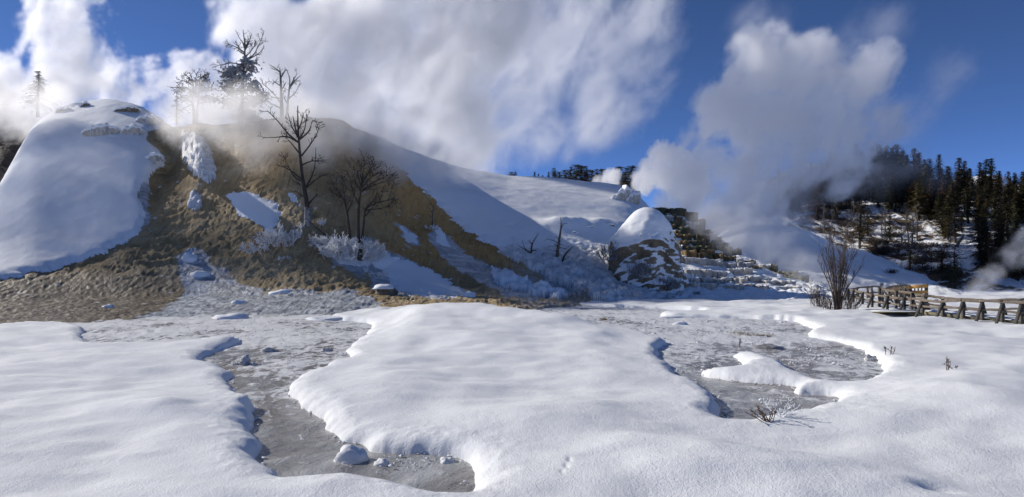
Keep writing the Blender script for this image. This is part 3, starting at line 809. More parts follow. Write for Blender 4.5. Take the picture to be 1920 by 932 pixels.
# pale overhanging lip on the snow hill above the terraces
def ledge(px, py, wpx, hpx, label, mat=M_ter_pale, sheet=hill, name='travertine_ledge', fwd=.2, snow=True, dep=.5, seed=3, skew=-.35):
    p = sheet.locate(px, py + hpx * .6); d = p.y - fwd; k = d / F
    root = empty(name, ((px - 960) / F * d, d, H + (HOR - py) / F * d), label, 'rock ledge', 'pale ledges breaking through the snow')
    n, m = 46, 12
    a = np.linspace(0, np.pi, n)
    w = wpx * k; h = hpx * k
    r = 1 + .16 * fbm(a * 1.6, a * 0, 3, seed * 3.1)
    fx = -np.cos(a) * w / 2 * r; fy = -np.sin(a) ** .5 * w * .22 * dep * 2 * r
    hv = h * (np.clip(np.sin(a), 0, 1) ** .8 * (1.05 + .6 * fbm(a * 2.2, a * 0, 3, seed)) + .04)
    arch = h * (.9 * np.clip(np.sin(a), 0, 1) ** .7 - .6 + .22 * fbm(a * 2.6, a * 0, 3, seed + 5) + skew * np.cos(a))
    L = []
    for i in range(m):
        t = i / (m - 1)
        q = 1 - .30 * t - .05 * np.abs(np.sin(a * 21 + 3 * fbm(a * 4, a * 0, 2, seed))) * t + .05 * fbm(a * 9, a * 0 + t * 3, 2, seed)
        L.append(np.stack([fx * (1 - .08 * t), fy * q, arch - t * hv], -1))
    V = np.concatenate(L); i = np.arange(m * n).reshape(m, n)
    Fq = np.stack([i[:-1, :-1], i[1:, :-1], i[1:, 1:], i[:-1, 1:]], -1).reshape(-1, 4)
    obj('rock_face', make_mesh('rock_face', V, Fq), mat, root)
    if snow:
        L = []
        for q, zz in ((1.0, -.10 * h), (1.06, .06 * h), (1.04, .18 * h), (.93, .30 * h), (.7, .38 * h), (.0, .42 * h)):
            yy = fy * q + (1 - q) * w * .20
            L.append(np.stack([fx * (q * .96 + .04), yy, arch + np.full(n, zz) * (.15 + .9 * np.sin(a) ** .8) + .05 * h * fbm(a * 3, a * 0 + zz, 2, seed)], -1))
        V = np.concatenate(L); i = np.arange(len(L) * n).reshape(len(L), n)
        Fq = np.stack([i[:-1, :-1], i[:-1, 1:], i[1:, 1:], i[1:, :-1]], -1).reshape(-1, 4)
        obj('snow_cap', make_mesh('snow_cap', V, Fq), M_snow_far, root)
        for j in range(3, n - 3):
            if rnd.random() < .4 and name == 'icy_ledge':
                ic = TB(); L_ = rnd.uniform(.2, .7) * hv[j]
                x, y = fx[j] * 1.02, fy[j] * 1.03
                ic.tube([(x, y, -.02 * h), (x + .02, y - .02, -L_ * .6), (x, y, -L_)], [.05, .032, .006], 4)
                ic.obj('icicle', M_frost, root)
    return root
ledge(192, 245, 66, 17, 'wide icicle hung ledge in the middle of the left snow slope', seed=3, name='icy_ledge')
ledge(248, 246, 44, 15, 'pale ledge just right of the icicle hung one', seed=4)
ledge(287, 298, 40, 16, 'lowest pale ledge at the right edge of the snow slope', seed=5)
ledge(276, 226, 46, 16, 'upper pale ledge beside the brown cliff top', seed=6)
ledge(122, 208, 34, 8, 'dark rimmed ledge on the left shoulder of the mound', M_rock, seed=7, snow=True)
ledge(240, 207, 50, 10, 'dark rimmed ledge on the top of the mound', M_rock, seed=8)
ledge(160, 198, 20, 10, 'small tan ledge at the very crest of the mound', M_rock, seed=9)
ledge(1168, 366, 46, 20, 'bulging icy lip at the right end of the snow hill', seed=10, dep=.7)
ledge(1186, 372, 30, 20, 'tan rounded lip right beside the bulging icy one', seed=14, dep=.9)
ledge(1095, 428, 40, 8, 'broken rock ledge above the pair of dead saplings', M_rock, seed=11)
ledge(1130, 424, 46, 7, 'longer snow topped ledge left of the snowy cone', M_rock, seed=12)
ledge(1068, 438, 30, 7, 'small rock ledge right beside the tall dead sapling', M_rock, seed=13)

# ================================================================== LUMPS ON ICE AND BOULDERS
def lump(px, py, w, h, name, label, cat, mat, group=None, seed=1, cap=False, z0=0.0, sheet=None, rough=.25):
    if sheet is not None: p = sheet.locate(px, py); d = p.y
    else:
        x, d = ground_xy(px, py, z0); p = Vector((x, d, z0))
    k = d / F
    if cap:
        root = empty(name, p, label, cat, group)
        obj('boulder', lump_mesh('boulder', w * k / 2, w * k / 2 * .8, h * k, seed, 22, 12, .3), M_rock, root)
        obj('snow_cap', lump_mesh('snow_cap', w * k / 2 * 1.08, w * k / 2 * .85, h * k * .42, seed + 3, 22, 10, .2, .1), M_snow_far, root, (-.12 * w * k, .05, h * k * .74))
        return root
    o = obj(name, lump_mesh(name, w * k / 2, w * k / 2 * .7, h * k, seed, 22, 12, rough), mat, None, p)
    return tag(o, label, cat, group)
lump(725, 556, 40, 20, 'snowy_boulder', 'brown boulder with a curled snow cap at the foot of the mound', 'boulder', None, cap=True, seed=2, sheet=hill)
G = 'snow lumps standing in the frozen stream'
lump(660, 862, 60, 26, 'snow_lump', 'large rounded snow lump beside the lower end of the stream', 'snow lump', M_snow, G, 3)
lump(716, 872, 30, 11, 'snow_lump', 'small snow lump just right of the large one in the stream', 'snow lump', M_snow, G, 4)
lump(840, 866, 30, 8, 'snow_lump', 'snow lump at the tip of the lower stream pocket', 'snow lump', M_snow, G, 5, rough=.5)
lump(452, 684, 34, 13, 'frost_heap', 'frosty heap of ice crystals in mid stream below the left bank', 'ice heap', M_crust, G, 6, rough=.7)
lump(505, 661, 26, 8, 'frost_heap', 'smaller frost heap upstream near the centre of the ice', 'ice heap', M_crust, G, 7, rough=.7)
lump(612, 660, 24, 8, 'frost_heap', 'frost heap close to the central snow bank edge', 'ice heap', M_crust, G, 8, rough=.7)
lump(1276, 610, 30, 8, 'snow_lump', 'low snow lump at the back of the right pool', 'snow lump', M_snow, G, 9)
lump(1270, 596, 70, 6, 'snow_lump', 'long thin snow shelf behind the right pool', 'snow lump', M_snow, G, 12)
lump(1632, 677, 22, 10, 'frost_heap', 'crumbly snow block fallen at the right pool rim', 'ice heap', M_crust, G, 10, rough=.5)
lump(1440, 655, 60, 9, 'ice_hump', 'dark ribbed ice hump behind the snow island', 'ice heap', M_ice, G, 11)
lump(434, 598, 72, 10, 'snow_lump', 'long low snow strip on the ice below the runoff', 'snow lump', M_snow, G, 13)
lump(448, 571, 30, 8, 'snow_lump', 'small snow pad higher up on the icy runoff', 'snow lump', M_snow, G, 14, sheet=hill)
lump(528, 553, 44, 10, 'snow_lump', 'blue shaded snow pad at the foot of the frosted shrubs', 'snow lump', M_snow, G, 15, sheet=hill)
lump(203, 578, 22, 7, 'snow_lump', 'tiny snow pad on the wet gravel at left', 'snow lump', M_snow, G, 16, sheet=hill)
lump(356, 489, 30, 13, 'snow_lump', 'upper snow cushion on the grey runoff', 'snow lump', M_snow, G, 17, sheet=hill)
lump(376, 517, 36, 9, 'snow_lump', 'lower snow cushion on the grey runoff', 'snow lump', M_snow, G, 18, sheet=hill)
lump(880, 558, 26, 12, 'snow_lump', 'round snow ball at the right tip of the drift below the bare trees', 'snow lump', M_snow, G, 19, sheet=hill)
lump(620, 600, 90, 8, 'snow_lump', 'flat snow shelf at the upper left of the central bank', 'snow lump', M_snow, G, 21)
# frost crumbs scattered on the ice: one mass
V0 = []; F0 = []; n0 = 0
ico = [(0, 0, 1), (.9, 0, .2), (.28, .85, .25), (-.72, .53, .2), (-.72, -.53, .25), (.28, -.85, .2), (0, 0, -.4)]
icf = [(0, 1, 2), (0, 2, 3), (0, 3, 4), (0, 4, 5), (0, 5, 1), (6, 2, 1), (6, 3, 2), (6, 4, 3), (6, 5, 4), (6, 1, 5)]
cnt = 0
zones = [(1190, 1480, 603, 650, 900), (1460, 1640, 645, 690, 420), (1350, 1490, 745, 768, 260), (400, 700, 590, 640, 420), (430, 560, 650, 700, 110), (700, 870, 858, 892, 60), (1250, 1330, 660, 720, 120), (200, 480, 600, 632, 180), (480, 760, 560, 592, 260)]
for a, b, c_, e_, n_ in zones:
    px = rng.uniform(a, b, n_); py = rng.uniform(c_, e_, n_)
    x = (px - 960) / F * F * H / (py - HOR); y = F * H / (py - HOR)
    ok = (sdf(x, y, ice_poly) > .05) & (fbm(x * .8, y * .8, 2, 4) > -.05)
    for xx, yy in zip(x[ok], y[ok]):
        s = rnd.uniform(.010, .026) * (.6 + yy / 26.0) * (1.9 if rnd.random() < .08 else 1)
        q = np.array(ico) * s * np.array([rnd.uniform(.8, 1.5), rnd.uniform(.8, 1.3), rnd.uniform(.5, 1.0)])
        t = rnd.uniform(0, 6.28); ct, st = math.cos(t), math.sin(t)
        q = np.stack([q[:, 0] * ct - q[:, 1] * st + xx, q[:, 0] * st + q[:, 1] * ct + yy, q[:, 2] + .03], -1)
        V0.append(q); F0.append(np.array(icf) + n0); n0 += 7
# slush and crumbs along the rims of the snow
e0 = ice_poly; e1 = np.roll(ice_poly, -1, axis=0); seg = np.hypot(*(e1 - e0).T)
near_ok = (e0[:, 1] < 30) & (np.abs(e0[:, 0]) < 24)
pr_ = seg * near_ok; pr_ = pr_ / pr_.sum()
for q_ in rng.choice(len(e0), 1500, p=pr_):
    f_ = rng.random(); xx, yy = e0[q_] * (1 - f_) + e1[q_] * f_ + rng.normal(0, .07, 2)
    if fbm(np.array([xx * .9]), np.array([yy * .9]), 2, 44)[0] < -.1: continue
    s = rnd.uniform(.010, .030) * (.7 + yy / 24.0)
    q = np.array(ico) * s * np.array([rnd.uniform(.9, 1.8), rnd.uniform(.8, 1.5), rnd.uniform(.4, .9)])
    t = rnd.uniform(0, 6.28); ct, st = math.cos(t), math.sin(t)
    q = np.stack([q[:, 0] * ct - q[:, 1] * st + xx, q[:, 0] * st + q[:, 1] * ct + yy, q[:, 2] + .02], -1)
    V0.append(q); F0.append(np.array(icf) + n0); n0 += 7
tag(obj('frost_crumbs', make_mesh('frost_crumbs', np.concatenate(V0), np.concatenate(F0), False), M_frost), 'frost crystals scattered over the grey ice', kind='stuff')

# ================================================================== FENCES AND BOARDWALK
def fence_posts(root, pts, brace=(-.55, -.35), wood=M_wood_dark, w=.125, rails=((.94, .115), (.50, .095)), rail_mat=M_wood, brace_on=True):
    """pts: list of (x, y, zbottom, ztop); rails run along the front of the posts"""
    b0 = root.location
    for i, (x, y, zb, zt) in enumerate(pts):
        t = TB(); t.beam((x - b0.x, y - b0.y, zb - .5 - b0.z), (x - b0.x + rnd.uniform(-.02, .02), y - b0.y, zt - b0.z), w, w)
        t.obj('post', wood, root)
        if brace_on:
            t = TB(); hh = zt - zb
            t.beam((x - b0.x + brace[0], y - b0.y + brace[1], zb - .15 - b0.z), (x - b0.x - .03, y - b0.y - .03, zt - .12 * hh - b0.z), w * .85, w * .85)
            t.obj('brace', wood, root)
    for i in range(len(pts) - 1):
        for fr, hh in rails:
            a, c = pts[i], pts[i + 1]
            za = a[2] + (a[3] - a[2]) * fr; zc = c[2] + (c[3] - c[2]) * fr
            A = Vector((a[0], a[1], za)) - b0; C = Vector((c[0], c[1], zc)) - b0
            dv = (C - A).normalized(); A -= dv * .10; C += dv * .06
            off = Vector((-dv.y, dv.x, 0)) * (.11 if dv.x < 0 else -.11)
            off.z = .03 * ((i % 2) * 2 - 1) * .4
            t = TB(); t.beam(A + off, C + off, .07, hh, .012, 4); t.obj('rail', rail_mat, root)
near = []
for px, d, pt, pb in [(1590, 46.5, 541, 566), (1600, 43.5, 544, 570), (1617, 41.5, 548, 575), (1635, 39.5, 552, 581), (1664, 37, 555, 583), (1696, 34.5, 558, 587), (1730, 32.5, 560.5, 587), (1768, 31, 564, 590), (1806, 30, 561, 595), (1842, 29.3, 562, 599), (1880, 28.6, 563, 602), (1915, 28, 565, 606.5), (1955, 27.4, 567, 611), (1996, 26.8, 569, 615), (2040, 26.2, 571, 619.5), (2086, 25.6, 573, 624), (2136, 25, 575, 629)]:
    x, y, zt = P(px, pt, d); zb = P(px, pb, d)[2]
    near.append((x, y, zb, zt))
nf = empty('wooden_fence', (near[6][0], near[6][1], near[6][2]), 'near weathered rail fence with braced posts along the boardwalk', 'fence', 'boardwalk rail fences')
fence_posts(nf, near)
far_ = []
for px, d, pt in [(1649, 39.5, 540), (1680, 37.6, 544.5), (1710, 36, 549), (1735, 34.8, 552.5), (1768, 33.4, 556), (1806, 32.3, 559), (1842, 31.5, 561), (1880, 30.8, 560.5), (1920, 30.2, 559.5), (1960, 29.6, 559), (2005, 29, 560), (2055, 28.4, 561), (2110, 27.8, 562)]:
    x, y, zt = P(px, pt, d); far_.append((x, y, zt - .95, zt))
ff = empty('wooden_fence', (far_[3][0], far_[3][1], far_[3][2]), 'rail fence on the far side of the boardwalk', 'fence', 'boardwalk rail fences')
fence_posts(ff, far_, (.5, .35), brace_on=True)
turn = []
for px, d, pt in [(1592, 48, 541), (1607, 48.5, 538), (1626, 49, 536.5), (1634, 49.5, 535.5), (1648, 50, 537)]:
    x, y, zt = P(px, pt, d); turn.append((x, y, zt - 1.0, zt))
tf = empty('wooden_fence', (turn[2][0], turn[2][1], turn[2][2]), 'grey rail fence behind the willow at the boardwalk bend', 'fence', 'boardwalk rail fences')
fence_posts(tf, turn, (.4, .3), M_wood, .12)
side = []
for px, d, pt in [(1655, 44, 539), (1667, 45, 536.5), (1678, 46, 535), (1688, 47, 533.5), (1697, 48, 533)]:
    x, y, zt = P(px, pt, d); side.append((x, y, zt - 1.15, zt))
sf = empty('wooden_fence', (side[2][0], side[2][1], side[2][2]), 'dark fence section with leaning braces in front of the golden panels', 'fence', 'boardwalk rail fences')
fence_posts(sf, side, (.7, -.5), M_wood_dark, .13)
gp = []
for px, d, pt in [(1668, 52, 538), (1697, 52, 537), (1705.5, 52, 536.5), (1738, 51.5, 534)]:
    x, y, zt = P(px, pt, d); gp.append((x, y, zt - 1.1, zt))
gf = empty('golden_fence', (gp[1][0], gp[1][1], gp[1][2]), 'sunlit golden board fence at the end of the boardwalk', 'fence', 'boardwalk rail fences')
b0 = gf.location
for (x, y, zb, zt) in gp:
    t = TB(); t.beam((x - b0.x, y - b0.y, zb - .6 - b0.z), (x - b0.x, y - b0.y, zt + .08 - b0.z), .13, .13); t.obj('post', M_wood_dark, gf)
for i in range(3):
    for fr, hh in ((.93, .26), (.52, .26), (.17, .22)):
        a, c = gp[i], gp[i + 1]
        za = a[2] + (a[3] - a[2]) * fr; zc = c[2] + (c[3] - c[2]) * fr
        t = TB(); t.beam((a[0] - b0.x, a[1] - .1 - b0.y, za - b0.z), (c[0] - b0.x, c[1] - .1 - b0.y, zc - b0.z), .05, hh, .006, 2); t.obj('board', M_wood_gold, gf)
    for k in range(5):
        f_ = (k + .5) / 5; a, c = gp[i], gp[i + 1]
        x = a[0] + (c[0] - a[0]) * f_ - b0.x; y = a[1] + (c[1] - a[1]) * f_ - b0.y; zt = a[3] + (c[3] - a[3]) * f_ - b0.z
        t = TB(); t.beam((x, y, zt - 1.0), (x, y, zt - .1), .08, .06); t.obj('baluster', M_wood_dark, gf)
# the deck under the snow: edge beam, planks showing at the ends, snow on top
dk = empty('boardwalk', (near[6][0], near[6][1], .15), 'snow covered plank boardwalk between the two rail fences', 'boardwalk')
b0 = dk.location
for i in range(2, len(near) - 1):
    a, c = near[i], near[i + 1]
    off = Vector((.05, .25, 0))
    t = TB(); t.beam(Vector((a[0], a[1], a[2] + .0)) + off - b0, Vector((c[0], c[1], c[2] + .0)) + off - b0, .08, .13, .005, 2); t.obj('edge_beam', M_deck, dk)
    for q in range(12):
        f_ = (q + .5) / 12
        x = a[0] + (c[0] - a[0]) * f_; y = a[1] + (c[1] - a[1]) * f_; z = a[2] + (c[2] - a[2]) * f_ + .03
        dv = Vector((c[0] - a[0], c[1] - a[1], 0)).normalized(); nv = Vector((-dv.y, dv.x, 0)); nv = nv if nv.y > 0 else -nv
        A = Vector((x, y, z)) + nv * .1; C = A + nv * 1.75
        t = TB(); t.beam(A - b0, C - b0, (Vector((c[0], c[1], 0)) - Vector((a[0], a[1], 0))).length / 12 * .9, .05); t.obj('plank', M_deck, dk)
L = []
for i in range(1, len(near) - 1):
    a = Vector(near[i][:3]); c = Vector(near[i + 1][:3]); dv = (c - a); dv.z = 0; dv.normalize(); nv = Vector((-dv.y, dv.x, 0)); nv = nv if nv.y > 0 else -nv
    for q in range(4):
        p = a.lerp(c, q / 4)
        L.append([tuple(p + nv * u + Vector((0, 0, .16 + hgt + .03 * float(fbm(p.x * 2, p.y * 2 + u * 3, 2, 3)))) - b0) for u, hgt in ((.22, -.12), (.28, -.06), (.45, -.03), (.9, .0), (1.4, -.01), (1.75, -.06), (1.85, -.12))])
V = np.array(L); o_ = obj('snow_layer', make_mesh('snow_layer', V.reshape(-1, 3), grid_faces(V.shape[0], V.shape[1])), M_snow, dk)
p = P(1652, 533, 46); sg = empty('trail_sign', (p[0], p[1], p[2] - 1.3), 'small grey sign on a post at the boardwalk bend', 'sign')
t = TB(); t.beam((0, 0, -.6), (0, 0, 1.2), .07, .07); t.obj('post', M_wood_dark, sg)
t = TB(); t.beam((-.14, -.05, 1.28), (.14, -.05, 1.28), .04, .22); t.obj('sign_board', M_sign, sg)
# ================================================================== BARE TREES
def rdir(d, ang, r=rnd):
    """a direction leaning ang radians off d, any way round"""
    d = Vector(d).normalized(); a = d.orthogonal().normalized(); b = d.cross(a)
    t = r.uniform(0, 6.2832)
    return (d * math.cos(ang) + (a * math.cos(t) + b * math.sin(t)) * math.sin(ang)).normalized()
def twig(t, p, d, L, r, depth, n=4, bend=.25, up=.12, k=4, ang=(.5, 1.0), rmin=.006, ratio=.55):
    pts = [Vector(p)]; d = Vector(d).normalized(); m = 4 if depth else 3
    for i in range(m):
        d = (d + Vector((rnd.gauss(0, bend), rnd.gauss(0, bend), rnd.gauss(0, bend) + up)) * .5).normalized()
        pts.append(pts[-1] + d * (L / m))
    rad = [max(r * (1 - .8 * i / m), rmin) for i in range(m + 1)]
    t.tube(pts, rad, k if depth else 3, cap=False)
    if depth:
        for i in range(n):
            f = .25 + .75 * (i + rnd.random()) / n
            q = min(int(f * m), m - 1); p2 = pts[q].lerp(pts[q + 1], f * m - q)
            twig(t, p2, rdir(pts[q + 1] - pts[q], rnd.uniform(*ang)), L * rnd.uniform(.35, .75) * (1.15 - .5 * f), max(r * ratio * (1.1 - .5 * f), rmin), depth - 1, n, bend, up, max(3, k - 1), ang, rmin, ratio)
def smooth_path(pts, n=3):
    """Catmull-Rom through the points"""
    pts = [Vector(p) for p in pts]; out = []
    for i in range(len(pts) - 1):
        a, b, c, e = pts[max(i - 1, 0)], pts[i], pts[i + 1], pts[min(i + 2, len(pts) - 1)]
        for k in range(n):
            t = k / n
            out.append(.5 * ((2 * b) + (c - a) * t + (2 * a - 5 * b + 4 * c - e) * t * t + (3 * b - a - 3 * c + e) * t * t * t))
    out.append(pts[-1]); return out
def traced_tree(name, label, cat, d, trunks, limbs, conv, rt, rl, mat, twig_d=1, twig_n=6, twig_L=.35, twig_r=.02, spread=.35, rmin=.012, group=None, foot=None):
    """a tree whose trunks and limbs follow the photograph; limbs also lean towards and away from the viewer"""
    bx, by = conv(*trunks[0][0])
    base = Vector(P(bx, by, d)) if foot is None else foot
    d = base.y
    root = empty(name, base, label, cat, group)
    def path(pts, lean):
        L = []
        for i, q in enumerate(pts):
            x, y = conv(*q); f = i / max(len(pts) - 1, 1)
            dd_ = d + lean * f
            L.append(Vector(P(x, y, dd_)) - base)
        return smooth_path(L)
    for i, tr in enumerate(trunks):
        pts = path(tr, 0.0 if i == 0 else rnd.uniform(-.6, .6)); t = TB(); n = len(pts)
        r0 = rt * (1 if i == 0 else .7)
        rad = [max(r0 * (1.25 - 1.1 * j / (n - 1)) if j else r0 * 1.5, rmin * 1.5) for j in range(n)]
        pts[0] = pts[0] - Vector((0, 0, .3))
        t.tube(pts, rad, 7)
        for q in range(int(twig_n * 1.2)):
            j = rnd.randrange(int(n * .45), n); twig(t, pts[j], rdir((0, 0, 1), rnd.uniform(.8, 1.5)), twig_L * rnd.uniform(.4, 1.0), twig_r, 0, rmin=rmin)
        t.obj('trunk', mat, root)
    for lb in limbs:
        pts = path(lb, rnd.uniform(-1, 1) * spread * 4); t = TB(); n = len(pts)
        rad = [max(rl * (1 - .82 * j / (n - 1)), rmin) for j in range(n)]
        t.tube(pts, rad, 5)
        ll = sum((pts[j + 1] - pts[j]).length for j in range(n - 1))
        for q in range(int(twig_n * max(ll, .5))):
            j = rnd.randrange(max(1, n // 4), n); a = pts[j] - pts[j - 1]
            twig(t, pts[j], rdir(a, rnd.uniform(.4, 1.0)), twig_L * rnd.uniform(.5, 1.3), twig_r, twig_d, 3, rmin=rmin)
        t.obj('branch', mat, root)
    return root
def crop(x0, y0, s): return lambda a, b: (x0 + a / s, y0 + b / s)

M_dark_frost = simple('frosted_twigs', (0.09, 0.085, 0.08), (0.42, 0.42, 0.42), 5, 0.8)
# ---- the tall dead tree on the mound
cv = crop(380, 180, 2.4525)
b1 = hill.locate(577, 425)
tree1 = traced_tree('dead_tree', 'tall dark dead tree standing alone on the brown mound', 'tree', b1.y, [[(485, 612), (482, 540), (475, 470), (465, 420), (455, 350), (448, 280), (442, 200), (438, 120), (437, 45)]],
    [[(442, 215), (390, 170), (350, 120), (320, 90), (298, 70)], [(440, 190), (410, 140), (392, 78)], [(437, 160), (455, 120), (462, 80)], [(440, 205), (470, 150), (477, 75)],
     [(446, 200), (490, 160), (505, 112), (528, 130)], [(455, 275), (490, 230), (522, 180), (537, 138)], [(446, 265), (410, 220), (384, 192)], [(443, 215), (390, 187), (340, 190), (282, 192)],
     [(468, 400), (420, 370), (398, 328), (374, 283)], [(458, 385), (400, 340), (354, 320)], [(474, 420), (512, 340), (521, 236)], [(478, 420), (530, 377), (577, 357)],
     [(490, 492), (510, 470), (531, 449)], [(470, 420), (440, 405), (408, 385)], [(478, 470), (450, 455), (433, 438)], [(452, 320), (500, 300), (560, 297)], [(436, 190), (420, 120), (415, 90)]],
    cv, .19, .075, M_bark, 1, 3.0, .55, .025, .3, .014, foot=b1)
t = TB(); t.tube([(0, -.02, -.35), (.0, -.02, .2), (-.02, -.02, .7), (-.04, -.02, 1.15), (-.06, -.02, 1.45)], [.30, .27, .23, .20, .175], 9)
for i in range(26): twig(t, (rnd.uniform(-.2, .15), -.12, rnd.uniform(0, 1.5)), rdir((0, -.4, 1), 1.2), .28, .035, 1, 3, rmin=.02)
t.obj('frosted_base', M_dark_frost, tree1)
# ---- the spreading bare tree, three stems
b2 = hill.locate(674, 492)
tree2 = traced_tree('bare_tree', 'round crowned bare tree with three stems rising from frosted shrubs', 'tree', b2.y, [[(722, 765), (716, 660), (714, 590), (718, 500), (727, 440), (733, 400)], [(676, 650), (670, 590), (662, 530), (648, 480), (625, 440), (596, 405)], [(727, 745), (733, 660), (742, 580), (748, 520), (775, 485)]],
    [[(727, 440), (700, 390), (682, 330)], [(730, 420), (715, 370), (708, 312)], [(733, 400), (738, 350), (745, 306)], [(733, 405), (760, 360), (785, 318)], [(733, 420), (780, 370), (825, 345)], [(730, 440), (790, 410), (868, 388)],
     [(745, 530), (780, 480), (820, 440), (884, 425)], [(748, 520), (790, 495), (850, 480), (880, 470)], [(735, 430), (800, 390), (858, 362)], [(728, 430), (700, 400), (676, 385)], [(718, 500), (690, 440), (680, 380)], [(662, 535), (650, 450), (640, 380)],
     [(648, 480), (620, 430), (612, 375)], [(640, 465), (605, 450), (585, 425)], [(662, 540), (690, 480), (690, 430)], [(748, 525), (800, 520), (850, 510)], [(740, 560), (775, 520), (800, 480)], [(733, 410), (725, 360), (722, 320)], [(733, 400), (770, 345), (805, 330)]],
    cv, .15, .062, M_bark, 1, 7.0, .75, .022, .5, .013, foot=b2)
# leaning broken stem
bl = hill.locate(655, 478)
t = TB(); ln = empty('leaning_branch', bl, 'dark broken branch leaning left out of the frosted shrubs', 'branch')
pp = [Vector(P(655, 472, bl.y)) - bl, Vector(P(625, 452, bl.y)) - bl, Vector(P(605, 437, bl.y)) - bl, Vector(P(586, 421, bl.y)) - bl]
t.tube(smooth_path(pp), [.03, .08, .085, .08, .075, .065, .055, .045, .035, .02], 6)
for q in range(7): twig(t, pp[1].lerp(pp[3], rnd.random()), rdir((-.4, -.2, .8), .7), .6, .03, 1, 3)
t.obj('stem', M_bark, ln)

# ---- dead trees in the steam on the crest
cw = crop(300, 40, 3.884)
traced_tree('dead_tree', 'twin trunked dead tree fading into steam on the mound crest', 'tree', 66.0, [[(888, 745), (887, 640), (884, 560), (880, 440), (875, 370), (872, 335)], [(922, 745), (927, 650), (932, 580), (940, 500), (945, 420), (921, 350)]],
    [[(885, 600), (830, 530), (790, 490), (755, 462)], [(886, 640), (840, 612), (793, 592)], [(938, 560), (985, 520), (1018, 452)], [(943, 490), (985, 430), (1026, 395)], [(946, 480), (970, 430), (998, 382)], [(880, 470), (840, 445), (818, 425)], [(876, 372), (830, 335), (795, 315)], [(880, 560), (830, 555), (800, 540)],
     [(880, 410), (905, 370), (915, 355)], [(930, 600), (905, 560), (900, 500)], [(882, 500), (905, 470), (918, 440)]], cw, .18, .08, M_bark_grey, 1, 2.2, .6, .03, .3, .02)
big = traced_tree('dead_tree', 'tallest frosted tree with bare spiky top in the steam on the crest', 'tree', 65.0, [[(590, 760), (592, 680), (596, 590), (600, 480), (604, 390), (614, 280), (618, 180), (604, 62)]],
    [[(615, 280), (680, 245), (720, 170), (752, 95)], [(618, 230), (560, 190), (488, 162)], [(618, 210), (650, 150), (668, 85)], [(604, 320), (520, 303), (415, 325)], [(616, 290), (690, 252), (742, 215)], [(617, 200), (600, 150), (575, 120)], [(617, 240), (575, 215), (570, 170)], [(618, 190), (640, 150), (640, 100)], [(616, 260), (650, 230), (700, 170)],
     [(602, 420), (540, 345), (480, 340)], [(602, 430), (560, 440), (500, 400)], [(604, 400), (660, 330), (690, 300)], [(598, 520), (540, 500), (470, 500)], [(600, 480), (660, 450), (720, 500), (780, 560)], [(598, 560), (650, 540), (720, 560)], [(594, 620), (530, 580), (460, 610)], [(594, 640), (640, 610), (715, 600)], [(592, 690), (650, 670), (715, 690)], [(592, 700), (560, 690), (540, 720)]],
    cw, .21, .08, M_bark_grey, 1, 2.6, .7, .035, .4, .02)
def clumps(root, name, cv_, d, spots, mat, size=.3, n=60, flat=.5):
    """needle foliage hanging in ragged clumps at the traced spots (x, y, radius in crop pixels)"""
    base = root.location; V = []; Fs = []; k = 0
    for a, b, r in spots:
        x, y = cv_(a, b); x1, _ = cv_(a + r, b)
        rr = (x1 - x) * d / F; c = Vector(P(x, y, d + rnd.uniform(-.5, .5))) - base
        for i in range(n):
            p = c + Vector((rnd.gauss(0, .45) * rr, rnd.gauss(0, .45) * rr, rnd.gauss(0, .45) * rr * flat))
            q = Vector((rnd.uniform(-1, 1), rnd.uniform(-1, 1), rnd.uniform(-.9, .2))).normalized() * size * rnd.uniform(.5, 1.2)
            w = q.orthogonal().normalized() * size * .22
            V += [p - w, p + w, p + q * .6 + w * .9, p + q, p + q * .6 - w * .9]; Fs.append([k, k + 1, k + 2, k + 3, k + 4]); k += 5
    o = obj(name, make_mesh(name, V, Fs, False), mat, root); return o
clumps(big, 'foliage', cw, 65, [(500, 360, 60), (470, 380, 45), (545, 345, 50), (480, 470, 60), (510, 440, 55), (545, 400, 50), (655, 300, 55), (660, 340, 50), (630, 290, 40), (670, 440, 60), (700, 500, 60), (740, 540, 55), (650, 470, 60), (620, 400, 45), (570, 420, 45), (480, 590, 50), (520, 600, 55), (560, 560, 50), (640, 590, 60), (690, 590, 50), (640, 650, 55), (680, 690, 50), (600, 640, 45), (570, 700, 50), (640, 710, 45), (520, 520, 40), (690, 560, 45), (600, 500, 40), (580, 340, 40)], M_needle_frost, .40, 70)
bushy = traced_tree('dead_tree', 'low bushy frosted tree half hidden by steam left of the tallest tree', 'tree', 64.0, [[(250, 720), (245, 650), (238, 580), (245, 500), (238, 440), (215, 370)], [(270, 720), (272, 640), (280, 560), (285, 470), (295, 380)]],
    [[(240, 560), (190, 540), (155, 545)], [(240, 520), (190, 480), (135, 480)], [(240, 470), (190, 440), (160, 430)], [(238, 440), (200, 400), (175, 390)], [(285, 480), (320, 430), (350, 405)], [(285, 520), (340, 490), (385, 470)], [(280, 560), (350, 540), (420, 570)], [(275, 600), (340, 590), (400, 580)], [(290, 420), (330, 390), (340, 400)], [(245, 600), (200, 580), (160, 590)], [(270, 560), (260, 450), (265, 390)], [(240, 600), (200, 620), (170, 640)]],
    cw, .13, .07, M_bark_grey, 1, 4.0, .7, .03, .4, .02)
clumps(bushy, 'foliage', cw, 64, [(200, 500, 60), (230, 430, 50), (290, 440, 60), (330, 480, 60), (370, 560, 60), (310, 560, 50), (190, 560, 50), (250, 540, 50), (160, 490, 35), (340, 420, 35)], M_needle_frost, .30, 42)
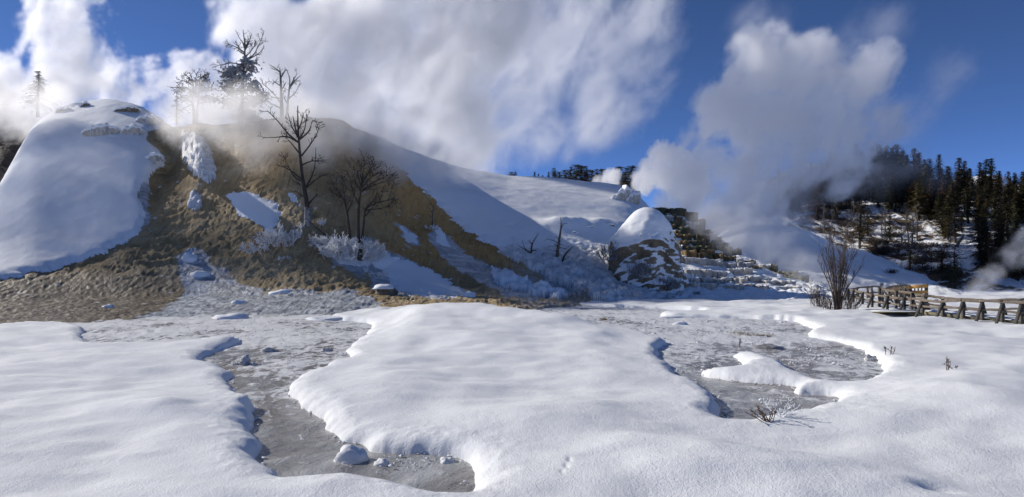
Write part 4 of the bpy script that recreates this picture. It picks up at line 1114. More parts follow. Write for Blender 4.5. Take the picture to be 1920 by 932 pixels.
# small ones
cx_ = crop(920, 280, 3.884)
bs = hill.locate(1042, 493)
traced_tree('dead_sapling', 'tall leafless dead sapling on the frosted snow left of the cone', 'tree', bs.y, [[(480, 830), (488, 740), (500, 660), (510, 590), (513, 540), (509, 494)]], [[(512, 580), (530, 545), (563, 537)], [(496, 690), (460, 665), (405, 655)], [(488, 720), (530, 720), (557, 738)], [(490, 745), (470, 740), (455, 742)], [(500, 660), (480, 640), (478, 635)], [(490, 700), (515, 690), (520, 692)], [(492, 720), (470, 690), (462, 688)]], cx_, .13, .05, M_bark_grey, 0, 2.0, .35, .02, .2, .012, foot=bs)
bs = hill.locate(1050, 503)
traced_tree('dead_sapling', 'leaning dead stem at the right of the tall dead sapling', 'tree', bs.y, [[(502, 872), (515, 830), (540, 770), (575, 730), (606, 702)]], [[(530, 800), (545, 800), (550, 805)], [(520, 815), (535, 820), (540, 828)]], cx_, .11, .04, M_bark, 0, 1.5, .3, .02, .2, .012, foot=bs)
bs = hill.locate(994, 490)
traced_tree('dead_sapling', 'forked low dead sapling nearest the brown flow', 'tree', bs.y, [[(285, 820), (294, 770), (300, 700), (315, 665), (347, 617)]], [[(292, 760), (260, 735), (240, 700), (230, 660)], [(292, 750), (240, 725), (190, 685)], [(290, 795), (340, 795), (392, 750)], [(288, 800), (250, 790), (230, 775)], [(300, 690), (285, 675), (275, 660)], [(300, 740), (325, 735), (335, 738)], [(310, 800), (322, 770), (325, 755)]], cx_, .10, .055, M_bark, 0, 1.2, .3, .018, .3, .012, foot=bs)
cy_ = crop(660, 280, 3.33)
bs = hill.locate(811, 428)
traced_tree('dead_sapling', 'thin dark sapling on the icy rib of the brown flank', 'tree', bs.y, [[(503, 500), (502, 440), (505, 380), (512, 335)]], [[(505, 400), (490, 380), (485, 370)], [(505, 390), (525, 372), (540, 368)], [(503, 430), (485, 420), (478, 410)], [(507, 360), (470, 310), (430, 250)]], cy_, .06, .03, M_bark_grey, 0, 3.0, .4, .018, .2, .01, foot=bs)

# ---- willow by the boardwalk
wb = Vector((*ground_xy(1571, 583, .2), .2))
wil = empty('willow', wb, 'leafless multi stemmed willow at the near end of the boardwalk', 'tree')
k = wb.y / F
for tx, ty, bx in [(1531, 480, -3), (1543, 470, -2), (1552, 458, -3), (1560, 452, -1), (1568, 442, 0), (1575, 455, 1), (1583, 462, 2), (1592, 466, 3), (1601, 474, 3), (1612, 480, 4), (1527, 497, -4), (1606, 498, 3), (1588, 476, 1), (1549, 482, -2), (1564, 470, 0), (1578, 478, 2)]:
    t = TB(); lean = rnd.uniform(-.7, .7)
    a = Vector((bx * k, rnd.uniform(-.1, .1), -.15)); e = Vector(((tx - 1571) * k, lean, (583 - ty) * k))
    m1 = Vector((e.x * .22 + a.x * .6, lean * .2, e.z * .35)); m2 = Vector((e.x * .62, lean * .6, e.z * .70))
    pts = smooth_path([a, m1, m2, e], 4); n = len(pts)
    t.tube(pts, [.046 * (1 - .8 * j / (n - 1)) for j in range(n)], 5)
    for q in range(15):
        j = rnd.randrange(n // 3, n); aa = pts[j] - pts[j - 1]
        twig(t, pts[j], rdir(aa + Vector((0, 0, .3)), rnd.uniform(.25, .6)), rnd.uniform(.25, .75), .011, 1, 3, .12, .25, 3, (.25, .6), .007)
    t.obj('stem', M_twig, wil)
def twig_bush(name, label, cat, base, n, h, spread, mat, r=.012, group=None, depth=1, nn=3, lean=(0, 0), part='twigs', rmin=.007, ang=(.25, .7), up=.25, bend=.15):
    root = empty(name, base, label, cat, group)
    per = max(1, n // 5)
    left = n; T0 = TB()
    while left > 0:
        t = T0
        for i in range(min(per, left)):
            x, y = max(-.5, min(.5, rnd.gauss(0, .28))) * spread, rnd.gauss(0, .25) * spread * .6
            d = Vector((x / max(spread, .1) * .9 + lean[0] + rnd.gauss(0, .2), y * .5 + rnd.gauss(0, .2) + lean[1], 1))
            twig(t, (x, y, -.05), d, h * rnd.uniform(.55, 1.1), r, depth, nn, bend, up, 3, ang, rmin)
        left -= per
    o = T0.obj('twigs', mat, root); o['kind'] = 'stuff'
    return root
for px, py, w in [(1538, 578, .9), (1556, 582, .8), (1590, 584, .9)]:
    b = Vector((*ground_xy(px, py, .2), .2))
    twig_bush('twiggy_bush', {1538: 'low twiggy bush spreading left of the willow foot', 1556: 'small twiggy bush tight against the willow foot', 1590: 'dense twiggy bush between the willow and the fence'}[px], 'bush', b, 36, 1.25 if px == 1538 else .8, w, M_twig, .014, 'bushes round the willow', 1, 4, (-.35 if px == 1538 else .15, 0))
# ---- frosted shrubs on the mound and around the cone
def frost_bush(px, py, n, h, spread, label, sheet=hill, mat=M_frost, r=.032, lean=(0, 0), base=None):
    b = sheet.locate(px, py) if base is None else base
    return twig_bush('frosted_shrub', label, 'shrub', b, int(n * .5), h * .62, spread * .75, mat, r, 'rime covered shrubs', 2, 5, lean, rmin=.02, ang=(.5, 1.1), up=.06, bend=.35)
frost_bush(525, 462, 60, 1.9, 2.6, 'biggest white frosted shrub below the blue snow basin')
frost_bush(488, 476, 34, 1.1, 2.4, 'low white frosted shrub left of the biggest one', lean=(-.5, 0))
frost_bush(540, 490, 14, .6, 1.0, 'small frosted tuft below the biggest shrub')
frost_bush(605, 466, 40, 1.3, 1.6, 'frosted shrub at the foot of the leaning branch', lean=(-.4, 0))
frost_bush(645, 486, 120, 2.1, 3.6, 'wide frosted thicket left of the round crowned tree')
frost_bush(690, 490, 70, 2.0, 2.2, 'frosted thicket behind the stems of the round crowned tree')
frost_bush(600, 425, 16, .8, .8, 'frosted tuft right beside the tall dead tree foot')
frost_bush(812, 432, 24, .6, 1.8, 'frosted tuft around the thin sapling on the rib')
frost_bush(560, 430, 12, .7, .6, 'frosted clump on the slope left of the tall dead tree foot')
frost_bush(700, 520, 22, .8, 1.6, 'frosted twigs above the capped boulder')
def cone_pt(px, py, d): return Vector(P(px, py, d * CD / 60))
twig_bush('frosted_shrub', 'grey frosted shrub in front of the cone rock', 'shrub', cone_pt(1196, 522, 56.5), 60, 1.1, 1.3, M_dark_frost, .02, 'rime covered shrubs', 1, 4, rmin=.012)
twig_bush('frosted_shrub', 'dark shrub at the right foot of the cone rock', 'shrub', cone_pt(1250, 541, 56.5), 70, .8, 1.8, M_dark_frost, .02, 'rime covered shrubs', 1, 4, rmin=.012)
twig_bush('frosted_shrub', 'dark brushy shrub at the left edge of the cone rock', 'shrub', cone_pt(1146, 487, 58.5), 60, 1.0, 1.4, M_dark_frost, .02, 'rime covered shrubs', 1, 4, (-.2, 0), rmin=.012)
twig_bush('frosted_shrub', 'little bare shrub behind the snow at the foot of the hill', 'shrub', hill.locate(1092, 560), 26, .8, 1.2, M_dark_frost, .015, 'rime covered shrubs', 1, 3)
# ---- weeds standing in the near snow
def weed(px, py, z, hpx, n, label, mat=M_weed, spread=.12, frost=False, cat='plant'):
    x, d = ground_xy(px, py, z); z = field_at(x, d); z = max(z, 0)
    h = hpx * d / F
    root = empty('dry_weed', (x, d, z), label, cat, 'dry weeds poking out of the snow')
    for i in range(n):
        t = TB(); e = Vector((rnd.gauss(0, spread) , rnd.gauss(0, spread), h * rnd.uniform(.7, 1.1)))
        pts = smooth_path([(rnd.gauss(0, .02), rnd.gauss(0, .02), -.06), e * .5 + Vector((rnd.gauss(0, .02), 0, 0)), e], 3)
        t.tube(pts, [.009, .008, .007, .007, .006, .006, .005], 4)
        for q in range(5 if not frost else 9):
            j = rnd.randrange(2, len(pts)); twig(t, pts[j], rdir((0, 0, 1), rnd.uniform(.4, 1.0)), h * .22, .006, 0, rmin=.004)
            if not frost:
                c = pts[j] + Vector((rnd.gauss(0, .015), rnd.gauss(0, .015), rnd.gauss(0, .01)))
                s = .011; t.add([c + Vector((s, 0, 0)), c + Vector((0, s, 0)), c + Vector((-s, 0, 0)), c + Vector((0, -s, 0)), c + Vector((0, 0, s * 1.3)), c - Vector((0, 0, s))], [[0, 1, 4], [1, 2, 4], [2, 3, 4], [3, 0, 4], [1, 0, 5], [2, 1, 5], [3, 2, 5], [0, 3, 5]])
        t.obj('stem', mat, root)
    return root
weed(1777, 694, .34, 24, 3, 'tallest dry brown weed standing alone in the right snow field', spread=.04)
weed(1792, 688, .34, 7, 3, 'tiny bent weed just right of the tallest weed', spread=.08)
weed(1671, 660, .30, 16, 4, 'dry weed clump between the pool rim and the fence', spread=.07)
weed(1660, 657, .30, 13, 2, 'thin dry weed beside the weed clump near the pool', spread=.03)
weed(1387, 651, .05, 20, 2, 'rust coloured weed standing on the pool ice behind the snow island', spread=.04)
weed(1441, 783, .28, 24, 9, 'branching dark weed at the near rim of the right pool', spread=.17)
weed(1463, 775, .28, 22, 12, 'frost covered weed at the near rim of the right pool', M_frost, .16, True)
weed(745, 556, .5, 14, 3, 'dry twig beside the capped boulder', spread=.1)
weed(571, 548, .2, 8, 3, 'short brown twig at the mound foot', spread=.1)
# dry grass mat on the pool ice and grass on the far slope
def blades(name, label, spots, mat, h, n):
    V = []; Fs = []; kk = 0
    for (c, rx, ry) in spots:
        for i in range(n):
            p = c + Vector((rnd.gauss(0, .45) * rx, rnd.gauss(0, .45) * ry, -.02))
            e = Vector((rnd.gauss(0, .6), rnd.gauss(0, .6), rnd.uniform(.15, 1))).normalized() * h * rnd.uniform(.5, 1.2); w = e.orthogonal().normalized() * h * .06
            V += [p - w, p + w, p + e]; Fs.append([kk, kk + 1, kk + 2]); kk += 3
    return tag(obj(name, make_mesh(name, V, Fs, False), mat), label, kind='stuff')
x, d = ground_xy(1392, 628); x2, d2_ = ground_xy(1425, 632); x3, d3_ = ground_xy(1132, 601)
blades('dry_grass', 'flattened tan grass mat on the pool ice', [(Vector((x, d, .02)), .50, .75), (Vector((x2, d2_, .02)), .5, .2), (Vector((x3, d3_, .02)), .15, .3)], M_grass, .16, 420)
blades('slope_grass', 'tan dry grass tufts on the snowy hillside', [(forest.locate(a, b), r, r) for a, b, r in [(1688, 470, .8), (1702, 478, .8), (1680, 485, .6), (1720, 475, .6), (1688, 432, 1.0), (1700, 436, .8), (1676, 428, .7), (1585, 440, .8), (1570, 425, .7), (1730, 490, .6), (1660, 455, .5), (1710, 460, .7), (1745, 470, .5)]], M_grass, .7, 260)

# ================================================================== CONIFERS
ORD = 'first second third fourth fifth sixth seventh eighth ninth tenth eleventh twelfth thirteenth fourteenth fifteenth sixteenth seventeenth eighteenth nineteenth twentieth'.split() + ['twenty-' + w for w in 'first second third fourth fifth sixth'.split()]
def conifer_parts(seed, dens=1.0, width=.17, bare=.12, droop=.25, size=.030, ragged=.35, narrow=.9):
    r = random.Random(seed)
    t = TB(); pts = [(0, 0, -.04)] + [(r.gauss(0, .004), r.gauss(0, .004), z) for z in (.15, .35, .55, .75, .9, 1.0)]
    t.tube(pts, [.020, .017, .014, .0105, .007, .004, .001], 6); 
    V = []; Fs = []; k = 0
    z = bare
    while z < .985:
        L0 = width * (1 - (z - bare) / (1 - bare)) ** narrow * (0.55 + .45 * min(1, (z - bare) / .12)) + .012
        nb = r.randint(4, 6)
        a0 = r.uniform(0, 6.28)
        for b in range(nb):
            if r.random() > dens: continue
            a = a0 + 6.283 * b / nb + r.gauss(0, .25); L = L0 * r.uniform(1 - ragged, 1 + ragged * .6)
            dx, dy = math.cos(a), math.sin(a); m = max(3, int(L / (size * .42)))
            for i in range(m):
                f = (i + r.random() * .8) / m
                p = Vector((dx * L * f, dy * L * f, z + L * (.15 * f - droop * f * f * 1.6) + r.gauss(0, .004)))
                for sd_ in (-1, 1):
                    s = size * r.uniform(.6, 1.25) * (1.1 - .45 * f)
                    q = Vector((dx * .6 - dy * sd_ * r.uniform(.2, 1), dy * .6 + dx * sd_ * r.uniform(.2, 1), r.uniform(-.75, .25))).normalized() * s * 1.3
                    w = Vector((-dy, dx, r.uniform(-.6, .6))).normalized() * s * .34
                    V += [p - w, p + w, p + q * .7 + w * .6, p + q]; Fs.append([k, k + 1, k + 2, k + 3]); k += 4
        z += r.uniform(.022, .040) * (1.15 - .35 * z)
    return t.mesh('trunk'), make_mesh('foliage', V, Fs, False)
def proto(seed, mat, **kw):
    a, b = conifer_parts(seed, **kw); a.materials.append(M_trunk); b.materials.append(mat); return a, b
PR = [proto(11, M_needle, width=.19), proto(12, M_needle, width=.15, droop=.35), proto(13, M_needle, width=.21, dens=.85, ragged=.5), proto(14, M_needle, width=.17, dens=.75, bare=.25, ragged=.5), proto(15, M_needle, width=.24, narrow=.7, bare=.2, dens=.8), proto(16, M_needle, width=.13, dens=.9, narrow=.8)]
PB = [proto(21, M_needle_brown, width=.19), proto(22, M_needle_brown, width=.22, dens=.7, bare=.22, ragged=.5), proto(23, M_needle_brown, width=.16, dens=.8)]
PO = [proto(31, M_needle, width=.34, narrow=.55, bare=.30, dens=.7, size=.045, ragged=.5, droop=.1), proto(32, M_needle, width=.42, narrow=.45, bare=.28, dens=.7, size=.05, ragged=.55, droop=.05)]
PF = [proto(41, M_needle_frost, width=.26, dens=.75, bare=.18, droop=.45, ragged=.5), proto(42, M_needle_frost, width=.22, dens=.5, bare=.15, droop=.4, ragged=.5)]
def conifer(p, h, pr, label, group, name='conifer', wid=1.0):
    root = empty(name, p, label, 'tree', group, rnd.uniform(0, 6.28))
    root.scale = (h * wid, h * wid, h)
    root.rotation_euler = (rnd.gauss(0, .02), rnd.gauss(0, .02), root.rotation_euler[2])
    a = obj('trunk', pr[0], None, root); b = obj('foliage', pr[1], None, root); return root
def at_px(px, py, hpx, sheet, pr, label, group, name='conifer', wid=1.0):
    p = sheet.locate(px, py); h = hpx * p.y / F
    return conifer(p - Vector((0, 0, .1)), h, pr, label, group, name, wid)
# the dense stand: 200 trees over the upper hillside
G1, L1 = 'conifers in the dense stand', 'dark conifer in the dense stand covering the right hillside'
cnt = 0
tries = 0
taken = []
while cnt < 290 and tries < 20000:
    tries += 1
    px = rnd.uniform(1425, 1990); top = np.interp(px, [1425, 1480, 1510, 1560, 1660, 1720, 1760, 1850, 1990], [392, 345, 332, 335, 322, 332, 352, 362, 360])
    bot = np.interp(px, [1425, 1500, 1560, 1640, 1700, 1760, 1800, 1850, 1990], [415, 412, 400, 402, 408, 440, 490, 525, 535])
    py = top + (bot - top) * rnd.random() ** 1.1
    if px < 1560 and rnd.random() < .2: continue
    if px > 1640 and py > top + (bot - top) * .5 and rnd.random() < .25: continue
    if 1500 < px < 1530 and py < 350: continue
    if any(abs(px - a) < 4 and abs(py - b) < 6 for a, b in taken): continue
    taken.append((px, py))
    hp = rnd.uniform(40, 84) * np.interp(py, [320, 420, 520], [.85, 1.0, 1.15]) * (0.8 if px < 1560 else 1)
    at_px(px, py, hp, forest, rnd.choice(PR if rnd.random() < .8 else PB), L1, G1, wid=rnd.uniform(1.35, 2.1)); cnt += 1
# the taller skyline trees, and the near ones one can point at
for oi, (px, py, hp) in enumerate(sorted([(1662, 332, 56), (1682, 334, 54), (1700, 340, 48), (1716, 345, 50), (1748, 357, 42), (1776, 360, 42), (1836, 362, 30), (1873, 370, 52), (1640, 334, 40), (1606, 332, 34), (1905, 372, 48), (1800, 360, 28), (1855, 366, 34), (1895, 372, 40), (1918, 374, 46)])):
    at_px(px, py, hp, forest, PR[rnd.randrange(4)], ORD[oi] + ' from the left of the tall conifers standing out on the right skyline', 'skyline conifers', wid=1.7)
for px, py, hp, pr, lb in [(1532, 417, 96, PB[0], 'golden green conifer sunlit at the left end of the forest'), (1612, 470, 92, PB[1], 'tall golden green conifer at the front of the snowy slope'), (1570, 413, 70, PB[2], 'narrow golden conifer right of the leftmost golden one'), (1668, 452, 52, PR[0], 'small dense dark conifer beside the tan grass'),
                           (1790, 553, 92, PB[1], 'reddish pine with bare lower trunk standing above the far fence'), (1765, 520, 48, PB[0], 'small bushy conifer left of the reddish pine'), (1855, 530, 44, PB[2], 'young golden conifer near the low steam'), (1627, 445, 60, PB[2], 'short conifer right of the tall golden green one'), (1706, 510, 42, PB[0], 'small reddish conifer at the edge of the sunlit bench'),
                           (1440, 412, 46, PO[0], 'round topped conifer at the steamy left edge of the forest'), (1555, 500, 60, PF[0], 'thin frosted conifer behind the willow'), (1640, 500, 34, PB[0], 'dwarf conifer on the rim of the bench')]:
    at_px(px, py, hp, forest, pr, lb, 'conifers at the front of the forest', wid=1.5)
# row behind the snow hill
for i, (px, base, hp, pr) in enumerate(sorted([(958, 342, 20, 1), (966, 343, 22, 0), (1002, 345, 24, 3), (1010, 345, 20, 3), (1018, 346, 18, 2), (1028, 346, 24, 2), (1040, 348, 34, 0), (1049, 348, 26, 1), (1060, 350, 32, 1), (1070, 352, 40, 0), (1080, 353, 45, 1), (1090, 354, 44, 1), (1100, 356, 46, 0), (1110, 358, 40, 1), (1120, 360, 44, 0), (1132, 362, 46, 1), (1150, 365, 50, 0), (1162, 366, 54, 1), (1174, 366, 52, 0), (1184, 368, 58, 1), (952, 341, 14, 0)])):
    d = 138 + rnd.uniform(-6, 10); p = Vector(P(px, base + 14, d))
    conifer(p, (hp + 14) * d / F, (PO + PR[:2])[pr], ORD[i] + ' from the left in the row of dark pines behind the snow hill', 'pines behind the snow hill', 'pine_tree', 1.0 if pr < 2 else 1.4)
# skeletal conifers at the crest of the mound
def crest_tree(px, py, hpx, d, pr, label):
    p = Vector(P(px, py, d)); conifer(p, hpx * d / F, pr, label, 'trees in the crest steam', 'frosted_conifer', 1.9)
crest_tree(71, 216, 84, 70, PF[0], 'thin drooping conifer glowing in bright steam at far left')
crest_tree(331, 232, 54, 68, PF[1], 'faint small conifer almost lost in steam left of the bushy tree')
# far trees on the distant ridge
for i in range(26):
    px = rnd.uniform(1800, 1915); p = farridge.locate(px, np.interp(px, [1790, 1850, 1890, 1920], [339, 329, 325, 324]))
    conifer(p, rnd.uniform(1.2, 2.6), PR[rnd.randrange(6)], 'tiny tree on the snowy skyline of the distant ridge', 'trees on the distant ridge', wid=1.5)
# grey bare trees and fallen logs on the slope
def bare_proto(seed):
    rnd.seed(seed); t = TB(); pts = smooth_path([(0, 0, -.1), (.02, 0, .3), (-.01, .02, .65), (.02, 0, 1.0)]); n = len(pts)
    t.tube(pts, [.022 * (1 - .85 * j / (n - 1)) for j in range(n)], 5); tm = t.mesh('trunk'); tm.materials.append(M_bark_grey)
    t = TB()
    for q in range(34):
        j = rnd.randrange(n // 4, n - 1); twig(t, pts[j], rdir((0, 0, 1), rnd.uniform(.5, 1.2)), rnd.uniform(.10, .26) * (1.2 - j / n * .6), .006, 1, 4, .2, .15, 3, rmin=.0022)
    bm_ = t.mesh('branches'); bm_.materials.append(M_bark_grey); return tm, bm_
BP = [bare_proto(s) for s in (51, 52, 53)]
for oi, (px, py, hp) in enumerate(sorted([(1703, 470, 78), (1722, 455, 72), (1712, 468, 66), (1690, 476, 58), (1655, 470, 60), (1590, 445, 50), (1545, 440, 60), (1560, 445, 52), (1486, 410, 44), (1470, 412, 50), (1498, 405, 42), (1730, 520, 44), (1450, 410, 40), (1530, 478, 40), (1600, 430, 60), (1660, 440, 56), (1780, 470, 52), (1632, 385, 60), (1650, 380, 62), (1550, 470, 40), (1690, 520, 36)])):
    at_px(px, py, hp, forest, BP[rnd.randrange(3)], ORD[oi] + ' from the left of the thin grey leafless trees on the forest slope', 'bare trees on the forest slope', 'bare_tree', rnd.uniform(.9, 1.3))
def log(a, b, r, label, mat=M_bark_grey):
    A = forest.locate(*a); B = forest.locate(*a); B = Vector(P(b[0], b[1], A.y + 1.0))
    root = empty('fallen_log', A, label, 'log', 'fallen trunks on the forest slope'); t = TB()
    t.tube(smooth_path([(0, 0, 0), (B - A) * .5 + Vector((0, 0, .1)), B - A]), [r, r * .95, r * .9, r * .8, r * .7, r * .6, r * .5], 6)
    t.obj('trunk', mat, root)
log((1692, 478), (1720, 455), .22, 'dark fallen trunk propped up across the tan grass')
log((1745, 492), (1718, 462), .25, 'long fallen trunk slanting down below the bare trees')
log((1790, 469), (1808, 440), .22, 'pale dead trunk leaning against the dark conifers')
log((1668, 455), (1690, 474), .16, 'thin grey log lying on the snow left of the tan grass')
# dark brush scattered over the slope
def brush_proto(seed):
    rnd.seed(seed); t = TB()
    for i in range(40): twig(t, (rnd.gauss(0, .25), rnd.gauss(0, .25), -.05), Vector((rnd.gauss(0, .7), rnd.gauss(0, .7), 1)), rnd.uniform(.5, 1.0), .03, 1, 4, .2, .1, 3, rmin=.012)
    m = t.mesh('branches'); m.materials.append(M_twig); return m
BR = [brush_proto(s) for s in (61, 62, 63)]
for i in range(110):
    px = rnd.uniform(1440, 1800); lo_ = np.interp(px, [1440, 1560, 1640, 1700, 1760, 1800], [418, 450, 478, 500, 535, 552]); py = rnd.uniform(lo_ - 75, lo_ - 4)
    if py < 395: py = rnd.uniform(400, lo_ - 3)
    p = forest.locate(px, py); s = rnd.uniform(.5, 1.6)
    root = empty('brush', p, 'dark leafless brush on the snowy slope below the conifers', 'bush', 'brush on the forest slope', rnd.uniform(0, 6)); root.scale = (s * 1.3, s * 1.3, s * .8)
    obj('branches', BR[i % 3], None, root)
for px, py, s, lb in [(1688, 543, .8, 'dark brush behind the golden fence'), (1762, 540, .7, 'dark shrub on the bench right of the golden fence'), (1700, 510, .9, 'brushy shrub on the crown of the sunlit bench'), (1672, 512, .7, 'low brush on the left shoulder of the sunlit bench'), (1600, 470, .6, 'low brush near the left end of the sunlit bench')]:
    p = bench.locate(px, py); root = empty('brush', p, lb, 'bush', 'brush on the sunlit bench'); root.scale = (s * 1.3, s * 1.3, s * .8); obj('branches', BR[0], None, root)
# ================================================================== STEAM
def steam_mat(name, aniso):
    m = bpy.data.materials.new(name); m.use_nodes = True; t = m.node_tree; t.nodes.clear()
    o = t.nodes.new('ShaderNodeOutputMaterial'); p = t.nodes.new('ShaderNodeVolumePrincipled')
    p.inputs['Color'].default_value = (.985, .985, .985, 1); p.inputs['Anisotropy'].default_value = aniso; p.inputs['Density'].default_value = 1.0
    t.links.new(p.outputs[0], o.inputs['Volume']); return m
M_steam = steam_mat('steam', 0.58)
def steam(name, label, puffs, dens, vox, scale=.12, amp=2.2, soft=.55, squash=(1, 1, 1), dist=.5, seed=0.0, detail=6, bias=0.0, blend=.3, rough=.62, floor=.18, shear=.40):
    """a cloud of steam: puffs are (photograph column, row, depth, radius in photograph pixels)"""
    C = [(Vector(P(a, b, d)), r * d / F) for a, b, d, r in puffs]
    pad = 1.45
    mn = Vector([min(c[i] - r * pad / squash[i] for c, r in C) for i in range(3)]); mx = Vector([max(c[i] + r * pad / squash[i] for c, r in C) for i in range(3)])
    res = [max(8, int((mx[i] - mn[i]) / vox)) for i in range(3)]
    me = bpy.data.meshes.new(name); me.from_pydata([tuple(mn), tuple(mx)], [], [])
    ob = bpy.data.objects.new(name, me); col.objects.link(ob); me.materials.append(M_steam)
    g = bpy.data.node_groups.new(name, 'GeometryNodeTree'); g.interface.new_socket('Geometry', in_out='OUTPUT', socket_type='NodeSocketGeometry')
    N = g.nodes.new; K = g.links.new
    def put(s, v):
        if isinstance(v, (int, float)): s.default_value = v
        elif isinstance(v, (tuple, Vector)): s.default_value = tuple(v)
        else: K(v, s)
    def M(op, a, b=None, c=None):
        n = N('ShaderNodeMath'); n.operation = op
        for i, v in enumerate((a, b, c)):
            if v is not None: put(n.inputs[i], v)
        return n.outputs[0]
    def VM(op, a, b):
        n = N('ShaderNodeVectorMath'); n.operation = op; put(n.inputs[0], a); put(n.inputs[1], b); return n
    pos = N('GeometryNodeInputPosition').outputs[0]
    sp = VM('MULTIPLY', pos, squash).outputs[0]
    base = None
    for c, r in C:
        dd_ = VM('DISTANCE', sp, Vector([c[i] * squash[i] for i in range(3)])).outputs['Value']
        v = M('MULTIPLY_ADD', dd_, -1.0 / r, 1.0)
        base = v if base is None else M('SMOOTH_MAX', base, v, blend)
    sx = N('ShaderNodeSeparateXYZ'); K(pos, sx.inputs[0]); cx = N('ShaderNodeCombineXYZ')      # steam sheared by the wind
    K(M('MULTIPLY_ADD', sx.outputs[2], -shear, sx.outputs[0]), cx.inputs[0]); K(sx.outputs[1], cx.inputs[1]); K(M('MULTIPLY', sx.outputs[2], .72), cx.inputs[2])
    sv = VM('ADD', VM('MULTIPLY', cx.outputs[0], (scale, scale, scale)).outputs[0], (seed, seed * .7, -seed)).outputs[0]
    nz = N('ShaderNodeTexNoise'); nz.inputs['Scale'].default_value = 1.0; nz.inputs['Detail'].default_value = detail; nz.inputs['Roughness'].default_value = rough; nz.inputs['Distortion'].default_value = dist
    K(sv, nz.inputs['Vector'])
    sv2 = VM('MULTIPLY', sv, (3.1, 3.1, 3.1)).outputs[0]
    vo = N('ShaderNodeTexVoronoi'); vo.feature = 'SMOOTH_F1'; vo.inputs['Scale'].default_value = 1.0; vo.inputs['Smoothness'].default_value = .6; vo.inputs['Detail'].default_value = 1.5; K(sv2, vo.inputs['Vector'])
    bil = M('MULTIPLY_ADD', vo.outputs['Distance'], -.30, .14)
    f = M('MULTIPLY_ADD', nz.outputs[0], amp, -amp * .5 + bias)
    tt = M('ADD', M('ADD', base, f), bil)
    mr = N('ShaderNodeMapRange'); mr.interpolation_type = 'SMOOTHSTEP'; K(tt, mr.inputs[0]); mr.inputs[1].default_value = 0; mr.inputs[2].default_value = soft; mr.inputs[4].default_value = dens
    # nothing outside the box edge: fade where the puffs end
    gate = N('ShaderNodeMapRange'); K(base, gate.inputs[0]); gate.inputs[1].default_value = -.42; gate.inputs[2].default_value = -.15
    n2 = N('ShaderNodeTexNoise'); n2.inputs['Scale'].default_value = 2.4; n2.inputs['Detail'].default_value = 7; n2.inputs['Roughness'].default_value = .68; n2.inputs['Distortion'].default_value = 1.0
    K(sv, n2.inputs['Vector'])
    m2 = N('ShaderNodeMapRange'); m2.interpolation_type = 'SMOOTHSTEP'; K(n2.outputs[0], m2.inputs[0]); m2.inputs[1].default_value = .40; m2.inputs[2].default_value = .66; m2.inputs[3].default_value = floor; m2.inputs[4].default_value = 2.2
    den = M('MULTIPLY', M('MULTIPLY', mr.outputs[0], m2.outputs[0]), gate.outputs[0])
    vc = N('GeometryNodeVolumeCube'); K(den, vc.inputs['Density']); vc.inputs['Min'].default_value = mn; vc.inputs['Max'].default_value = mx
    for k_, r in zip('XYZ', res): vc.inputs['Resolution ' + k_].default_value = r
    sm = N('GeometryNodeSetMaterial'); K(vc.outputs[0], sm.inputs[0]); sm.inputs['Material'].default_value = M_steam
    K(sm.outputs[0], N('NodeGroupOutput').inputs[0])
    md = ob.modifiers.new('steam', 'NODES'); md.node_group = g
    return tag(ob, label, kind='stuff')
steam('steam_plume', 'bright backlit steam plume rising at the far left', [(60, 190, 76, 80), (20, 150, 76, 50), (100, 150, 76, 75), (130, 90, 76, 75), (120, 30, 76, 70), (150, -40, 76, 80), (170, 150, 76, 70), (230, 170, 77, 60), (290, 160, 77, 50), (350, 140, 78, 45), (395, 140, 78, 45), (330, 190, 77, 50), (420, 200, 77, 60), (-60, 140, 66, 80)],  # last puff, mostly out of view, added to help shade the left slope
      0.5, .28, .14, 2.9, .26, seed=1.0, bias=.0, rough=.68, squash=(1, 1.7, 1), detail=8)
steam('steam_plume', 'huge grey steam cloud filling the middle of the sky', [(500, 60, 100, 85), (560, 160, 100, 105), (480, -20, 100, 80), (640, 60, 102, 115), (640, 210, 100, 90), (740, 110, 104, 120), (740, 250, 102, 75), (720, -40, 104, 110), (550, 235, 98, 55), (840, 60, 106, 110), (840, 230, 106, 90), (930, 20, 106, 80)],
      .46, .42, .085, 2.8, .42, seed=3.3, detail=8, bias=.30, rough=.66, floor=.22, squash=(1, 1.9, 1))
steam('steam_plume', 'thinner grey steam veil drifting right from the huge cloud', [(820, 280, 108, 60), (900, 285, 108, 65), (880, 120, 108, 130), (890, 220, 108, 95), (960, 0, 108, 120), (1000, 140, 110, 130), (1020, 255, 110, 75), (1100, 60, 112, 115), (1120, 190, 112, 95), (1210, 40, 112, 85), (1195, 120, 112, 70)],
      .20, .5, .07, 2.6, .8, seed=4.6, detail=8, bias=.2, floor=.22, rough=.66, squash=(1, 1.6, 1))
steam('steam_plume', 'tall steam column rising in front of the forest', [(1260, 385, 90, 45), (1330, 380, 90, 66), (1290, 340, 90, 50), (1345, 400, 88, 52), (1310, 375, 88, 45), (1400, 350, 89, 60), (1430, 370, 90, 60), (1400, 390, 90, 50), (1330, 310, 90, 65), (1400, 320, 90, 80), (1470, 310, 90, 75), (1390, 230, 90, 85), (1480, 220, 90, 95), (1440, 140, 90, 85), (1540, 200, 90, 90), (1520, 130, 90, 70), (1590, 250, 90, 80), (1620, 150, 90, 65), (1650, 120, 90, 45), (1580, 310, 90, 60), (1640, 230, 90, 55)],
      .55, .30, .12, 2.7, .42, seed=5.1, bias=.30, floor=.18, rough=.68, squash=(1, 1.9, 1), detail=8)
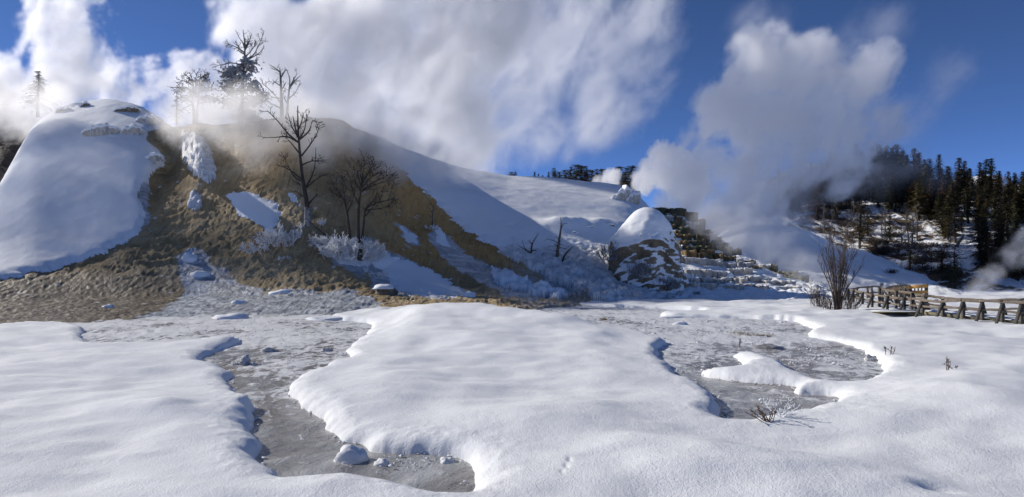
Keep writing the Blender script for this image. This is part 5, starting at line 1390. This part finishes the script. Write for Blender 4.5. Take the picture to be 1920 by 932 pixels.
steam('steam_plume', 'dense white puffs boiling over the terrace crest', [(1225, 325, 108, 30), (1240, 295, 108, 32), (1255, 330, 108, 36), (1205, 340, 108, 26), (1145, 335, 112, 20), (1125, 345, 112, 17), (1270, 300, 108, 28), (1290, 350, 106, 38), (1210, 310, 108, 20)],
      .7, .24, .30, 1.9, .14, seed=7.7, bias=.08, rough=.66, detail=7)
steam('steam_plume', 'thin steam drifting across the lower terraces', [(1330, 420, 68, 50), (1400, 440, 66, 55), (1450, 470, 62, 48), (1500, 500, 58, 40), (1420, 400, 74, 55), (1370, 450, 64, 40), (1290, 395, 78, 40), (1480, 440, 80, 50), (1430, 420, 84, 50), (1520, 470, 76, 35)],
      .20, .36, .2, 2.2, .8, seed=9.1, bias=.25)
steam('steam_plume', 'low steam wisps behind the right end of the boardwalk', [(1835, 545, 56, 32), (1850, 520, 56, 26), (1870, 510, 57, 22), (1900, 480, 62, 34), (1815, 555, 55, 20), (1925, 450, 62, 30)],
      .36, .24, .34, 2.2, .6, seed=11.3)
steam('steam_plume', 'fog rolling over the crest of the brown mound', [(360, 232, 56, 50), (430, 238, 56, 55), (500, 245, 56, 55), (570, 245, 57, 60), (640, 260, 58, 60), (710, 285, 62, 50), (600, 295, 55, 45), (480, 290, 54, 40), (300, 215, 58, 30), (70, 200, 56, 50), (110, 185, 58, 30), (20, 220, 56, 40), (375, 195, 59, 38), (455, 195, 59, 42), (535, 200, 59, 40), (745, 285, 58, 55), (810, 305, 59, 45), (690, 265, 60, 55), (870, 315, 60, 40)],
      .26, .34, .2, 2.0, .8, seed=13.9, bias=.38, floor=.35)
steam('steam_plume', 'faint veil of steam drifting over the forest and the blue sky at right', [(1560, 330, 88, 60), (1640, 320, 88, 60), (1700, 300, 88, 50), (1500, 370, 88, 50), (1690, 220, 100, 70), (1640, 70, 100, 70), (1760, 140, 100, 60), (1760, 330, 88, 40), (1420, 60, 100, 70)],
      .045, .5, .1, 2.2, .8, seed=17.7, bias=.2, floor=.2)
steam('steam_plume', 'unseen faint steam added past the left edge to shade the snow slope', [(-190, 130, 64, 95), (-320, 130, 64, 95)], .14, .5, .12, 2.2, .6, seed=19.0, bias=.2, floor=.3)  # out of view, added so its shadow darkens the left snow slope
